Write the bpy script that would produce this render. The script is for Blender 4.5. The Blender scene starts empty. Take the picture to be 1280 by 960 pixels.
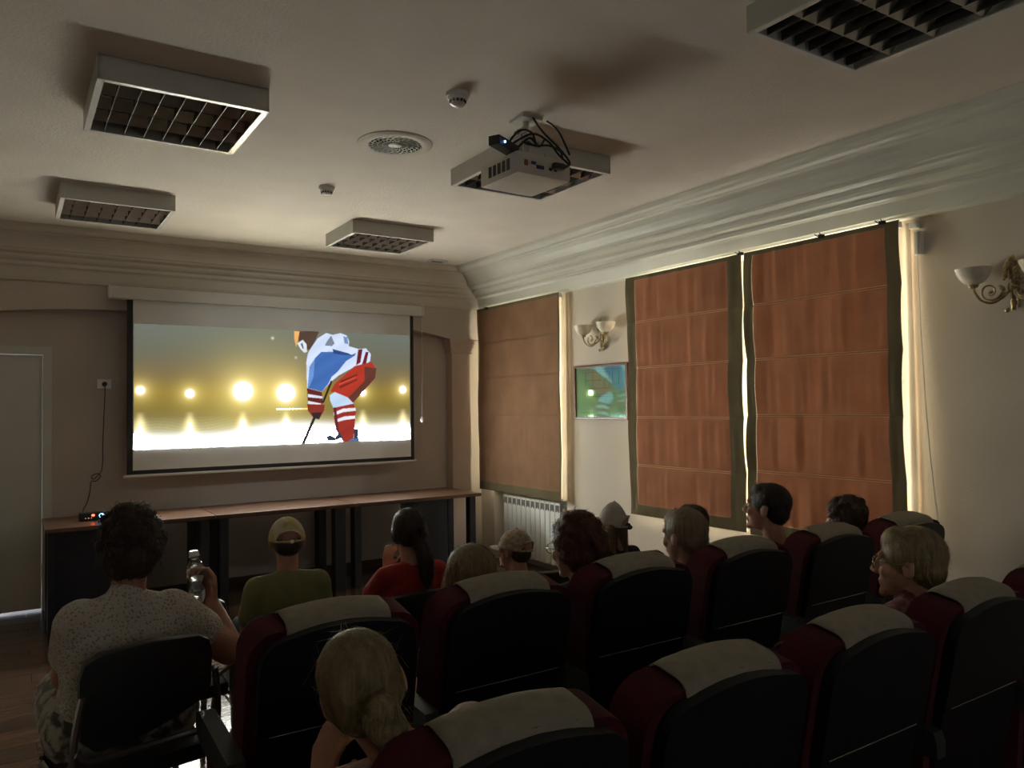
import bpy, bmesh, math, random
import numpy as np
from mathutils import Vector, Matrix, noise
from mathutils.bvhtree import BVHTree
C = bpy.context.scene.collection
sc = bpy.context.scene
PI = math.pi
random.seed(7)
# ------------------------------------------------------------ camera
yaw, pitch, roll = [math.radians(a) for a in (33.192, 1.608, -.709)]
fw = Vector((math.sin(yaw)*math.cos(pitch), math.cos(yaw)*math.cos(pitch), math.sin(pitch)))
rt = Vector((math.cos(yaw), -math.sin(yaw), 0)); up = rt.cross(fw)
r2 = rt*math.cos(roll)+up*math.sin(roll); u2 = -rt*math.sin(roll)+up*math.cos(roll)
cam = bpy.data.cameras.new('camera'); co = bpy.data.objects.new('camera', cam); C.objects.link(co)
cam.sensor_width = 36; cam.lens = 961/1280*36; cam.clip_start = .05
m = Matrix((r2, u2, -fw)).transposed().to_4x4(); m.translation = (0, 0, 1.58); co.matrix_world = m
sc.camera = co
# ------------------------------------------------------------ world, exposure
w = bpy.data.worlds.new('world'); sc.world = w; w.use_nodes = True
w.node_tree.nodes['Background'].inputs[0].default_value = (.85, .93, 1, 1)
w.node_tree.nodes['Background'].inputs[1].default_value = 1.0
sc.view_settings.view_transform = 'Standard'; sc.view_settings.look = 'None'
sc.view_settings.gamma = 1; sc.view_settings.use_curve_mapping = False
sc.view_settings.exposure = 0.0
sc.cycles.use_denoising = True; sc.cycles.max_bounces = 8; sc.cycles.diffuse_bounces = 5
sc.cycles.sample_clamp_indirect = 4; sc.cycles.caustics_reflective = False; sc.cycles.caustics_refractive = False
SCREEN_GAIN = 44.0          # brightness of the projected picture
DAYLIGHT = 98.0            # daylight behind each blind (W)
def area(name, loc, rot, sx, sy, power, col):
    l = bpy.data.lights.new(name, 'AREA'); l.shape = 'RECTANGLE'; l.size = sx; l.size_y = sy; l.energy = power; l.color = col
    o = bpy.data.objects.new(name, l); C.objects.link(o); o.location = loc; o.rotation_euler = rot
    return o
# daylight just outside each window pane, facing into the room (-X)
for y0, y1, pw in ((5.62, 6.9, .8), (3.62, 4.62, 1.0), (2.40, 3.44, 1.0)):
    area('window_daylight', (4.66, (y0+y1)/2, 1.65), (0, PI/2, 0), 1.75, y1-y0, DAYLIGHT*pw, (1, .93, .80))
area('rear_fill_light', (1.3, -3.16, 1.75), (PI/2, 0, 0), 1.9, 1.3, 4.5, (1, .96, .88))   # added fill light behind the invented rear window, lifts people's backs
l_ = bpy.data.lights.new('projector_spill', 'SPOT'); l_.energy = 58; l_.spot_size = math.radians(44); l_.spot_blend = 1.0; l_.shadow_soft_size = .02; l_.color = (1, 1, .96)
o_ = bpy.data.objects.new('projector_spill', l_); C.objects.link(o_); o_.location = (2.10, 3.42, 2.76)
o_.rotation_euler = (Vector((2.09, 6.95, 1.72))-Vector(o_.location)).to_track_quat('-Z', 'Y').to_euler()
area('corridor_light', (-.35, 7.42, .10), (math.radians(-50), 0, 0), .7, .04, 1.2, (.85, .93, 1))

# ------------------------------------------------------------ materials
MATS = {}
def M(name, col, rough=.6, metal=0., var=.08, scale=6., bump=0., bscale=80., spec=.5, trans=0., emit=None, es=0., alpha=1., coat=0., sheen=0.):
    if name in MATS: return MATS[name]
    mt = bpy.data.materials.new(name); mt.use_nodes = True; nt = mt.node_tree; n = nt.nodes; l = nt.links
    b = n['Principled BSDF']
    tc = n.new('ShaderNodeTexCoord'); nz = n.new('ShaderNodeTexNoise'); nz.inputs['Scale'].default_value = scale; nz.inputs['Detail'].default_value = 5
    l.new(tc.outputs['Object'], nz.inputs['Vector'])
    cr = n.new('ShaderNodeValToRGB'); cr.color_ramp.elements[0].position = .3; cr.color_ramp.elements[1].position = .7
    cr.color_ramp.elements[0].color = [max(0, c*(1-var)) for c in col]+[1]; cr.color_ramp.elements[1].color = [min(1, c*(1+var)) for c in col]+[1]
    l.new(nz.outputs['Fac'], cr.inputs['Fac']); l.new(cr.outputs['Color'], b.inputs['Base Color'])
    b.inputs['Roughness'].default_value = rough; b.inputs['Metallic'].default_value = metal
    b.inputs['Specular IOR Level'].default_value = spec; b.inputs['Coat Weight'].default_value = coat
    b.inputs['Sheen Weight'].default_value = sheen
    b.inputs['Transmission Weight'].default_value = trans; b.inputs['Alpha'].default_value = alpha
    if emit: b.inputs['Emission Color'].default_value = (*emit, 1); b.inputs['Emission Strength'].default_value = es
    if bump:
        n2 = n.new('ShaderNodeTexNoise'); n2.inputs['Scale'].default_value = bscale; n2.inputs['Detail'].default_value = 3
        l.new(tc.outputs['Object'], n2.inputs['Vector']); bp = n.new('ShaderNodeBump'); bp.inputs['Strength'].default_value = bump; bp.inputs['Distance'].default_value = .01
        l.new(n2.outputs['Fac'], bp.inputs['Height']); l.new(bp.outputs['Normal'], b.inputs['Normal'])
    MATS[name] = mt
    return mt
def cloth_trans(name, col, tcol, tw, bump=.2, wave=0):
    mt = M(name, col, .9, var=.12, scale=5, bump=bump, bscale=240, spec=.2)
    nt = mt.node_tree; n = nt.nodes; l = nt.links
    tr = n.new('ShaderNodeBsdfTranslucent'); mx = n.new('ShaderNodeMixShader'); mx.inputs[0].default_value = tw
    tcn = n.new('ShaderNodeTexCoord'); mp = n.new('ShaderNodeMapping'); mp.inputs['Scale'].default_value = (1, 9, .9)
    nz = n.new('ShaderNodeTexNoise'); nz.inputs['Scale'].default_value = 1.6; nz.inputs['Detail'].default_value = 4
    l.new(tcn.outputs['Object'], mp.inputs[0]); l.new(mp.outputs[0], nz.inputs['Vector'])
    cr = n.new('ShaderNodeValToRGB'); cr.color_ramp.elements[0].position = .38; cr.color_ramp.elements[1].position = .66
    cr.color_ramp.elements[0].color = [c*.62 for c in tcol]+[1]; cr.color_ramp.elements[1].color = [min(1, c*1.3) for c in tcol]+[1]
    l.new(nz.outputs['Fac'], cr.inputs['Fac']); l.new(cr.outputs['Color'], tr.inputs['Color'])
    l.new(n['Principled BSDF'].outputs[0], mx.inputs[1]); l.new(tr.outputs[0], mx.inputs[2])
    l.new(mx.outputs[0], n['Material Output'].inputs['Surface'])
    if name != 'sheer_curtain':      # woven cloth with a cream lining on the window side
        b = n['Principled BSDF']; src = b.inputs['Base Color'].links[0].from_socket
        ge = n.new('ShaderNodeNewGeometry'); mc = n.new('ShaderNodeMix'); mc.data_type = 'RGBA'
        l.new(ge.outputs['Backfacing'], mc.inputs[0]); mc.inputs[6].default_value = (.62, .58, .48, 1); l.new(src, mc.inputs[7]); l.new(mc.outputs[2], b.inputs['Base Color'])
    return mt
plaster = M('plaster_beige', (.57, .51, .45), .9, var=.05, scale=2, bump=.25, bscale=60)
plaster_w = M('plaster_pale', (.68, .62, .53), .9, var=.05, scale=2, bump=.12, bscale=60)
column_m = M('column_paint', (.62, .50, .42), .8, var=.04, scale=3, bump=.1, bscale=40)
ceil_m = M('ceiling_paint', (.76, .71, .63), .9, var=.04, scale=3, bump=.35, bscale=70)
cornice_m = M('cornice_paint', (.66, .67, .59), .42, var=.05, scale=3, bump=.08, bscale=25)
white_m = M('white_enamel', (.62, .62, .57), .4, var=.04, scale=4)
trimwhite = M('white_gloss', (.85, .85, .82), .25, var=.03)
mirror_m = M('louver_aluminium', (.62, .60, .56), .28, metal=.9, var=.1, scale=20)
blade_m = M('louver_blade_metal', (.09, .09, .085), .45, metal=.8, var=.1, scale=20)
black_pl = M('black_plastic', (.018, .019, .021), .42, var=.2, scale=15, bump=.1, bscale=300)
black_m = M('black_matte', (.012, .012, .014), .7, var=.2)
navy = M('navy_laminate', (.016, .020, .034), .5, var=.2, scale=10)
burg = M('burgundy_velour', (.070, .005, .013), .9, var=.25, scale=12, bump=.4, bscale=260, sheen=.06, spec=.2)
cover_m = M('beige_cover_cloth', (.36, .325, .25), .95, var=.1, scale=30, bump=.7, bscale=330)
shell_m = M('seat_shell_plastic', (.008, .010, .014), .42, spec=.3, var=.3, scale=9, bump=.25, bscale=420)
arm_m = M('dark_green_leatherette', (.025, .035, .034), .45, var=.2, scale=12, bump=.3, bscale=240)
brass = M('antique_brass', (.42, .34, .20), .33, metal=.85, var=.35, scale=40)
frost = M('frosted_glass_bowl', (.86, .80, .66), .35, var=.10, scale=14)
chrome = M('chrome_tube', (.45, .45, .45), .22, metal=.9, var=.1)
cable_m = M('black_cable', (.01, .01, .01), .5)
skin_m = M('skin', (.48, .27, .19), .55, var=.1, scale=30, bump=.1, bscale=200)
skin_t = M('skin_tanned', (.40, .20, .13), .55, var=.1, scale=30, bump=.1, bscale=200)
eye_m = M('eye_white', (.7, .68, .64), .15)
iris_m = M('iris_dark', (.05, .03, .02), .1)
denim = M('dark_trousers', (.03, .035, .05), .9, var=.2, scale=20, bump=.4, bscale=200)
shoe_m = M('shoe_leather', (.03, .028, .025), .5)
def wood(name, c0, c1, rough, sx=(1.2, 14, 14), coat=.0):
    mt = M(name, c0, rough, var=.0)
    n = mt.node_tree.nodes; l = mt.node_tree.links; b = n['Principled BSDF']
    tc = n.new('ShaderNodeTexCoord'); mp = n.new('ShaderNodeMapping'); mp.inputs['Scale'].default_value = sx
    nz = n.new('ShaderNodeTexNoise'); nz.inputs['Scale'].default_value = 2.2; nz.inputs['Detail'].default_value = 7; nz.inputs['Distortion'].default_value = 1.2
    oi = n.new('ShaderNodeObjectInfo'); ad = n.new('ShaderNodeVectorMath'); ad.operation = 'ADD'
    ml = n.new('ShaderNodeMath'); ml.operation = 'MULTIPLY'; ml.inputs[1].default_value = 17
    l.new(oi.outputs['Random'], ml.inputs[0])
    l.new(tc.outputs['Object'], ad.inputs[0]); l.new(ml.outputs[0], ad.inputs[1]); l.new(ad.outputs[0], mp.inputs[0]); l.new(mp.outputs[0], nz.inputs['Vector'])
    cr = n.new('ShaderNodeValToRGB'); cr.color_ramp.elements[0].position = .35; cr.color_ramp.elements[1].position = .68
    cr.color_ramp.elements[0].color = (*c0, 1); cr.color_ramp.elements[1].color = (*c1, 1)
    hs = n.new('ShaderNodeHueSaturation'); mr = n.new('ShaderNodeMapRange'); mr.inputs['To Min'].default_value = .75; mr.inputs['To Max'].default_value = 1.2
    l.new(oi.outputs['Random'], mr.inputs['Value']); l.new(mr.outputs[0], hs.inputs['Value'])
    l.new(nz.outputs['Fac'], cr.inputs['Fac']); l.new(cr.outputs['Color'], hs.inputs['Color']); l.new(hs.outputs[0], b.inputs['Base Color'])
    bp = n.new('ShaderNodeBump'); bp.inputs['Strength'].default_value = .12; bp.inputs['Distance'].default_value = .004
    l.new(nz.outputs['Fac'], bp.inputs['Height']); l.new(bp.outputs['Normal'], b.inputs['Normal'])
    b.inputs['Coat Weight'].default_value = coat
    return mt
floor_wood = wood('laminate_plank', (.075, .042, .028), (.15, .085, .058), .20)
table_wood = wood('brown_tabletop', (.085, .042, .024), (.135, .070, .040), .30)
base_wood = wood('brown_baseboard', (.06, .030, .016), (.10, .05, .03), .45)

# ------------------------------------------------------------ helpers
def mesh_from(name, V, F, smooth=False):
    me = bpy.data.meshes.new(name); me.from_pydata([tuple(v) for v in V], [], F); me.update()
    if smooth: me.polygons.foreach_set('use_smooth', [True]*len(me.polygons))
    return me
def ob(name, me, mats, parent=None, loc=None, smooth=None):
    o = bpy.data.objects.new(name, me); C.objects.link(o)
    if me is not None:
        for mt in (mats if isinstance(mats, (list, tuple)) else [mats]):
            if mt and len(me.materials) < (len(mats) if isinstance(mats, (list, tuple)) else 1): me.materials.append(mt)
        if smooth: me.polygons.foreach_set('use_smooth', [True]*len(me.polygons))
    if parent: o.parent = parent
    if loc: o.location = loc
    return o
def thing(name, label, cat, loc=(0, 0, 0), rz=0, group=None):
    o = bpy.data.objects.new(name, None); C.objects.link(o); o.location = loc; o.rotation_euler = (0, 0, rz)
    o.empty_display_size = .1; o['label'] = label; o['category'] = cat
    if group: o['group'] = group
    return o
def tag(o, label, cat, group=None):
    o['label'] = label; o['category'] = cat
    if group: o['group'] = group
    return o
def struct(o): o['kind'] = 'structure'; return o
class B:
    """collects shapes in one bmesh"""
    def __init__(s): s.bm = bmesh.new()
    def box(s, lo, hi, bev=0, rot=None):
        r = bmesh.ops.create_cube(s.bm, size=1); vs = r['verts']
        c = [(a+b)/2 for a, b in zip(lo, hi)]; d = [b-a for a, b in zip(lo, hi)]
        for v in vs: v.co = Vector((v.co.x*d[0], v.co.y*d[1], v.co.z*d[2]))
        if bev:
            es = list({e for v in vs for e in v.link_edges}); rr = bmesh.ops.bevel(s.bm, geom=es, offset=bev, segments=2, affect='EDGES', profile=.7)
            vs = list({v for f in rr['faces'] for v in f.verts} | {v for v in vs if v.is_valid})
        for v in vs:
            if rot: v.co = rot @ v.co
            v.co = v.co+Vector(c)
        return s
    def tube(s, pts, r, seg=8, cap=True, closed=False):
        pts = [Vector(p) for p in pts]; n = len(pts); R = r if isinstance(r, (list, tuple)) else [r]*n
        rings = []; prev = None
        for i, p in enumerate(pts):
            if closed: t = pts[(i+1) % n]-pts[i-1]
            else: t = (pts[min(i+1, n-1)]-pts[max(i-1, 0)])
            t.normalize()
            if prev is None:
                a = Vector((0, 0, 1)) if abs(t.z) < .9 else Vector((1, 0, 0)); x = t.cross(a).normalized()
            else: x = (prev-t*prev.dot(t)).normalized()
            prev = x; y = t.cross(x)
            rings.append([s.bm.verts.new(p+(x*math.cos(2*PI*k/seg)+y*math.sin(2*PI*k/seg))*R[i]) for k in range(seg)])
        for i in range(n if closed else n-1):
            a, b = rings[i], rings[(i+1) % n]
            for k in range(seg): s.bm.faces.new((a[k], a[(k+1) % seg], b[(k+1) % seg], b[k]))
        if cap and not closed: s.bm.faces.new(rings[0][::-1]); s.bm.faces.new(rings[-1])
        return s
    def lathe(s, prof, c=(0, 0, 0), seg=24, axis='Z', closed=False):
        rings = []
        for r, h in prof:
            ring = []
            for k in range(seg):
                a = 2*PI*k/seg; x, y = r*math.cos(a), r*math.sin(a)
                v = {'Z': (x, y, h), 'X': (h, x, y), 'Y': (x, h, y)}[axis]
                ring.append(s.bm.verts.new(Vector(c)+Vector(v)))
            rings.append(ring)
        m_ = len(rings)
        for i in range(m_ if closed else m_-1):
            a, b = rings[i], rings[(i+1) % m_]
            for k in range(seg): s.bm.faces.new((a[k], a[(k+1) % seg], b[(k+1) % seg], b[k]))
        if not closed: s.bm.faces.new(rings[0][::-1]); s.bm.faces.new(rings[-1])
        return s
    def sphere(s, c, r, seg=14, M4=None):
        R = r if isinstance(r, (list, tuple)) else (r, r, r)
        q = bmesh.ops.create_uvsphere(s.bm, u_segments=seg, v_segments=max(6, seg*2//3), radius=1)
        for v in q['verts']:
            v.co = Vector((v.co.x*R[0], v.co.y*R[1], v.co.z*R[2]))
            if M4: v.co = M4 @ v.co
            v.co += Vector(c)
        return s
    def prism(s, poly, d, axis='Y', at=0):
        """poly of 2-D points extruded by d along axis"""
        f = {'Y': lambda a, b, h: (a, h, b), 'X': lambda a, b, h: (h, a, b), 'Z': lambda a, b, h: (a, b, h)}[axis]
        A = [s.bm.verts.new(f(a, b, at)) for a, b in poly]; Bv = [s.bm.verts.new(f(a, b, at+d)) for a, b in poly]
        s.bm.faces.new(A); s.bm.faces.new(Bv[::-1]); n = len(poly)
        for i in range(n): s.bm.faces.new((A[i], Bv[i], Bv[(i+1) % n], A[(i+1) % n]))
        return s
    def bevel(s, off, seg=2, ang=.6):
        es = [e for e in s.bm.edges if len(e.link_faces) == 2 and e.calc_face_angle(0) > ang]
        bmesh.ops.bevel(s.bm, geom=es, offset=off, segments=seg, affect='EDGES', profile=.6); return s
    def me(s, name='m', smooth=False, fn=None):
        if fn:
            for v in s.bm.verts: v.co = Vector(fn(v.co))
        bmesh.ops.recalc_face_normals(s.bm, faces=s.bm.faces[:])
        me = bpy.data.meshes.new(name); s.bm.to_mesh(me); s.bm.free()
        if smooth:
            me.polygons.foreach_set('use_smooth', [True]*len(me.polygons))
            try: me.set_sharp_from_angle(angle=math.radians(40))
            except Exception: pass
        return me
def smoothcurve(pts, n=8):
    P = [Vector(p) for p in pts]; out = []
    for i in range(len(P)-1):
        p0, p1, p2, p3 = P[max(i-1, 0)], P[i], P[i+1], P[min(i+2, len(P)-1)]
        for k in range(n):
            t = k/n; out.append(.5*((2*p1)+(p2-p0)*t+(2*p0-5*p1+4*p2-p3)*t*t+(3*p1-p0-3*p2+p3)*t**3))
    out.append(P[-1]); return out
def copy_tree(o, parent=None):
    c = o.copy(); C.objects.link(c)
    if parent: c.parent = parent
    for ch in KIDS.get(o.name, []): KIDS.setdefault(c.name, []).append(copy_tree(ch, c))
    return c
KIDS = {}
def index_kids(root):
    for o in bpy.data.objects:
        if o.parent == root:
            KIDS.setdefault(root.name, []).append(o); index_kids(o)

# ------------------------------------------------------------ the room shell
XW, YF, H = 4.25, 7.20, 3.02           # right wall, back of the front niche, ceiling
XL, YB, YA = -1.6, -3.0, 7.07          # left wall, rear wall, face of the arch
fl = struct(ob('floor', B().box((XL, YB, -.12), (XW+.16, YF+.15, -.012)).me(), floor_wood))
random.seed(3)
pl_me = {}
def plank_mesh(L):
    if L not in pl_me: pl_me[L] = B().box((0, 0, -.011), (L-.003, .187, 0), .0015).me('plank')
    return pl_me[L]
y = .95; row = 0
while y < YF-.02:
    x = XL - (row % 3)*.42
    while x < XW:
        L = 1.28; x0 = max(x, XL); x1 = min(x+L, XW)
        wlen = round((x1-x0), 2)
        if wlen > .05:
            o = ob('plank', plank_mesh(wlen), floor_wood, fl, (x0, y, random.uniform(-.0004, .0004)))
        x += L
    y += .19; row += 1
struct(ob('ceiling', B().box((XL, YB, H), (XW+.6, YF+.2, H+.1)).me(), ceil_m))
struct(ob('wall_left', B().box((XL-.1, YB, -.12), (XL, YF+.2, H)).me(), plaster))
struct(ob('wall_rear', B().box((XL-.1, YB-.1, -.12), (.3, YB, H)).box((2.3, YB-.1, -.12), (XW+.6, YB, H)).box((.3, YB-.1, -.12), (2.3, YB, 1.05)).box((.3, YB-.1, 2.45), (2.3, YB, H)).me(), plaster))
_f = B().box((.3, YB-.09, 1.05), (.37, YB-.03, 2.45)).box((2.23, YB-.09, 1.05), (2.3, YB-.03, 2.45)).box((.37, YB-.09, 1.05), (2.23, YB-.03, 1.12)).box((.37, YB-.09, 2.38), (2.23, YB-.03, 2.45)).box((1.27, YB-.09, 1.12), (1.33, YB-.03, 2.38))
ADDED_WIN = struct(ob('window_4', _f.me(), trimwhite))  # invented window in the unseen rear wall, added to let the fill light in
# front wall: niche back with the door hole, arch band, pilaster faces
DX0, DX1, DZ = -.62, .235, 2.045
b = B().box((XL, YF, -.12), (DX0, YF+.12, H)).box((DX1, YF, -.12), (XW+.3, YF+.12, H)).box((DX0, YF, DZ), (DX1, YF+.12, H))
struct(ob('wall_front', b.me(), plaster))
arc = []
for k in range(33):
    t = -1+2*k/32; arc.append((1.70+2.155*t, 2.285+.130*(1-abs(t)**4)))
b = B().prism([(-.80, H), (-.80, 2.285)]+arc+[(XW, 2.285), (XW, H)], YF-YA, 'Y', YA)
ab = struct(ob('arch_band', b.me(), plaster)); ab.name = 'trim_1'
# pilasters with capitals
def pilaster(x0, x1, nm):
    p = B().box((x0, YA, 0), (x1, YF, 2.14), .006).me()
    t = struct(ob(nm, p, column_m))
    c = B()
    for (z0, z1, d) in ((2.135, 2.155, .018), (2.155, 2.175, .008), (2.175, 2.20, .02), (2.20, 2.235, .032), (2.235, 2.285, .042)):
        c.box((x0-d, YA-d, z0), (x1+d, YF, z1), .004)
    ob('capital', c.me(), column_m, t)
    ob('plinth', B().box((x0-.012, YA-.012, 0), (x1+.012, YF, .09), .003).me(), base_wood, t)
pilaster(3.875, 4.10, 'trim_2'); pilaster(-.80, -.46, 'trim_3')
struct(ob('trim_6', B().box((4.10, YA+.05, 0), (XW+.2, YF, 2.285)).me(), plaster_w))
# right wall with niches for windows
SILL = .73
b = B()
WIN = [(5.60, 6.86), (3.62, 4.62), (2.40, 3.44)]
WT, WB = 2.56, 4.55
ys = [YB, 2.40, 3.44, 3.62, 4.62, 5.60, 6.86, YF+.1]
for y0, y1 in ((YB, 2.40), (3.44, 3.62), (4.62, 5.60), (6.86, YF+.1)): b.box((XW, y0, -.12), (WB, y1, H))
for y0, y1 in WIN: b.box((XW, y0, WT), (WB, y1, H))
for y0, y1 in WIN[1:]: b.box((XW, y0, -.12), (WB, y1, SILL))
b.box((4.40, 5.60, -.12), (WB, 6.86, SILL))
struct(ob('wall_right', b.me(), plaster_w))
glass_m = M('window_glass', (1, 1, 1), 0.02, var=0)
nt = glass_m.node_tree; tr = nt.nodes.new('ShaderNodeBsdfTransparent'); gl = nt.nodes.new('ShaderNodeBsdfGlossy'); gl.inputs['Roughness'].default_value = .02
mx = nt.nodes.new('ShaderNodeMixShader'); mx.inputs[0].default_value = .08
nt.links.new(tr.outputs[0], mx.inputs[1]); nt.links.new(gl.outputs[0], mx.inputs[2]); nt.links.new(mx.outputs[0], nt.nodes['Material Output'].inputs['Surface'])
ob('pane', B().box((.37, YB-.064, 1.12), (1.27, YB-.058, 2.38)).me(), glass_m, ADDED_WIN); ob('pane', B().box((1.33, YB-.064, 1.12), (2.23, YB-.058, 2.38)).me(), glass_m, ADDED_WIN)
for i, (y0, y1) in enumerate(WIN):
    f = B(); X0, X1 = 4.47, 4.53; ym = (y0+y1)/2
    f.box((X0, y0, SILL), (X1, y0+.06, WT)).box((X0, y1-.06, SILL), (X1, y1, WT)).box((X0, y0, SILL), (X1, y1, SILL+.06)).box((X0, y0, WT-.06), (X1, y1, WT)).box((X0, ym-.04, SILL), (X1, ym+.04, WT)).box((X0, y0, 2.05), (X1, y1, 2.11))
    wo = struct(ob('window_%d' % (i+1), f.me(), trimwhite))
    for a, bb in ((y0+.06, ym-.04), (ym+.04, y1-.06)):
        for z0, z1 in ((SILL+.06, 2.05), (2.11, WT-.06)):
            ob('pane', B().box((4.495, a, z0), (4.503, bb, z1)).me(), glass_m, wo)
    ob('window_sill', B().box((XW-.02 if i else XW-.01, y0, SILL-.03), (X0, y1, SILL), .006).me(), trimwhite, wo)
# cornices
prof = [(0, 2.60), (.02, 2.60), (.034, 2.603), (.044, 2.610), (.048, 2.620), (.052, 2.626), (.058, 2.626), (.06, 2.63), (.085, 2.70), (.10, 2.715), (.115, 2.718), (.118, 2.73), (.118, 2.745),
        (.13, 2.752), (.155, 2.762), (.172, 2.778), (.176, 2.80), (.19, 2.803), (.21, 2.808), (.228, 2.818), (.232, 2.832), (.245, 2.838), (.25, 2.862), (.262, 2.885), (.285, 2.915), (.315, 2.938), (.335, 2.946),
        (.34, 2.956), (.37, 2.956), (.385, 2.960), (.40, 2.972), (.408, 2.99), (.41, H), (0, H)]
def cornice(nm, P0, P1, d0, d1, c):
    """sweep prof between two ends; d0/d1 = inward direction scaled at each end"""
    V = []; F = []; n = len(prof)
    for P, d in ((P0, d0), (P1, d1)):
        for q, z in prof: V.append((P[0]+d[0]*q, P[1]+d[1]*q, z))
    for i in range(n): F.append((i, (i+1) % n, n+(i+1) % n, n+i))
    F += [tuple(range(n)), tuple(range(2*n-1, n-1, -1))]
    me = mesh_from(nm, V, F); bm = bmesh.new(); bm.from_mesh(me); bmesh.ops.recalc_face_normals(bm, faces=bm.faces[:]); bm.to_mesh(me); bm.free()
    return struct(ob(nm, me, c))
K = .50
cornice('trim_4', (XW, YA), (XW, YB), (-1, -K), (-1, 0), cornice_m)
cornice('trim_5', (XL, YA), (XW, YA), (0, -K), (-1, -K), M('cornice_paint_front', (.64, .60, .52), .55, var=.05, scale=3, bump=.1, bscale=25))
# baseboards
struct(ob('baseboard_front', B().box((DX1+.07, YF-.018, 0), (3.87, YF, .07), .003).me(), base_wood))
struct(ob('baseboard_right', B().box((XW-.016, YB, 0), (XW, 5.60, .08), .003).me(), trimwhite))
# door
d = B().box((DX0-.055, YF-.02, 0), (DX0+.012, YF+.1, DZ+.055), .004).box((DX1-.012, YF-.02, 0), (DX1+.055, YF+.1, DZ+.055), .004).box((DX0, YF-.02, DZ-.012), (DX1, YF+.1, DZ+.055), .004)
dr = struct(ob('door_1', d.me(), white_m))
ob('door_leaf', B().box((DX0+.014, YF+.0, .018), (DX1-.014, YF+.04, DZ-.016), .003).me(), white_m, dr)
for z in (.31, 1.80):
    hg = ob('hinge', B().tube([(DX1-.012, YF-.008, z-.055), (DX1-.012, YF-.008, z-.003)], .008).tube([(DX1-.012, YF-.008, z+.003), (DX1-.012, YF-.008, z+.055)], .008).box((DX1-.04, YF-.004, z-.05), (DX1-.014, YF+.0, z+.05)).me(), white_m, dr)
ob('door_handle', B().box((DX0+.05, YF-.008, .98), (DX0+.09, YF, 1.14), .003).tube([(DX0+.07, YF, 1.07), (DX0+.07, YF-.05, 1.07), (DX0+.18, YF-.055, 1.07)], .009).me(), chrome, dr)

# ------------------------------------------------------------ projection screen
SY = 6.95
scr = thing('projection_screen', 'wide pull-down projection screen showing a bent-over hockey player on bright ice', 'screen', (2.085, SY, 1.03))
def rel(o, root): o.location = Vector(o.location)-Vector(root.location); return o
R_ = scr
def part(root, name, me, mat, smooth=None):
    o = ob(name, me, mat, root, smooth=smooth); o.location = -Vector(root.location)
    if abs(root.rotation_euler.z) > 1e-6: o.matrix_parent_inverse = Matrix.Rotation(-root.rotation_euler.z, 4, 'Z')
    return o
part(scr, 'housing', B().box((.675, SY-.06, 2.485), (3.455, SY+.06, 2.585), .022).me(smooth=True), white_m)
part(scr, 'end_cap', B().box((.655, SY-.064, 2.48), (.685, SY+.064, 2.59), .02).me(), white_m)
part(scr, 'end_cap', B().box((3.445, SY-.064, 2.48), (3.475, SY+.064, 2.59), .02).me(), white_m)
part(scr, 'black_border', B().box((.80, SY, 1.05), (3.375, SY+.002, 2.49)).me(), black_m)
scr_cloth = M('screen_cloth', (.78, .80, .78), .8, var=.02)
part(scr, 'white_cloth', B().box((.845, SY-.002, 1.088), (3.338, SY, 2.49)).me(), scr_cloth)
part(scr, 'bottom_bar', B().box((.775, SY-.012, 1.032), (3.40, SY+.014, 1.054), .006).me(), white_m)
part(scr, 'pull_cord', B().tube([(3.462, SY-.02, 2.485), (3.466, SY-.02, 2.0), (3.455, SY-.02, 1.49)], .0025, 6).lathe([(.006, 0), (.02, -.03), (.018, -.055), (.004, -.07)], (3.455, SY-.02, 1.49), 10).me(), trimwhite)
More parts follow.
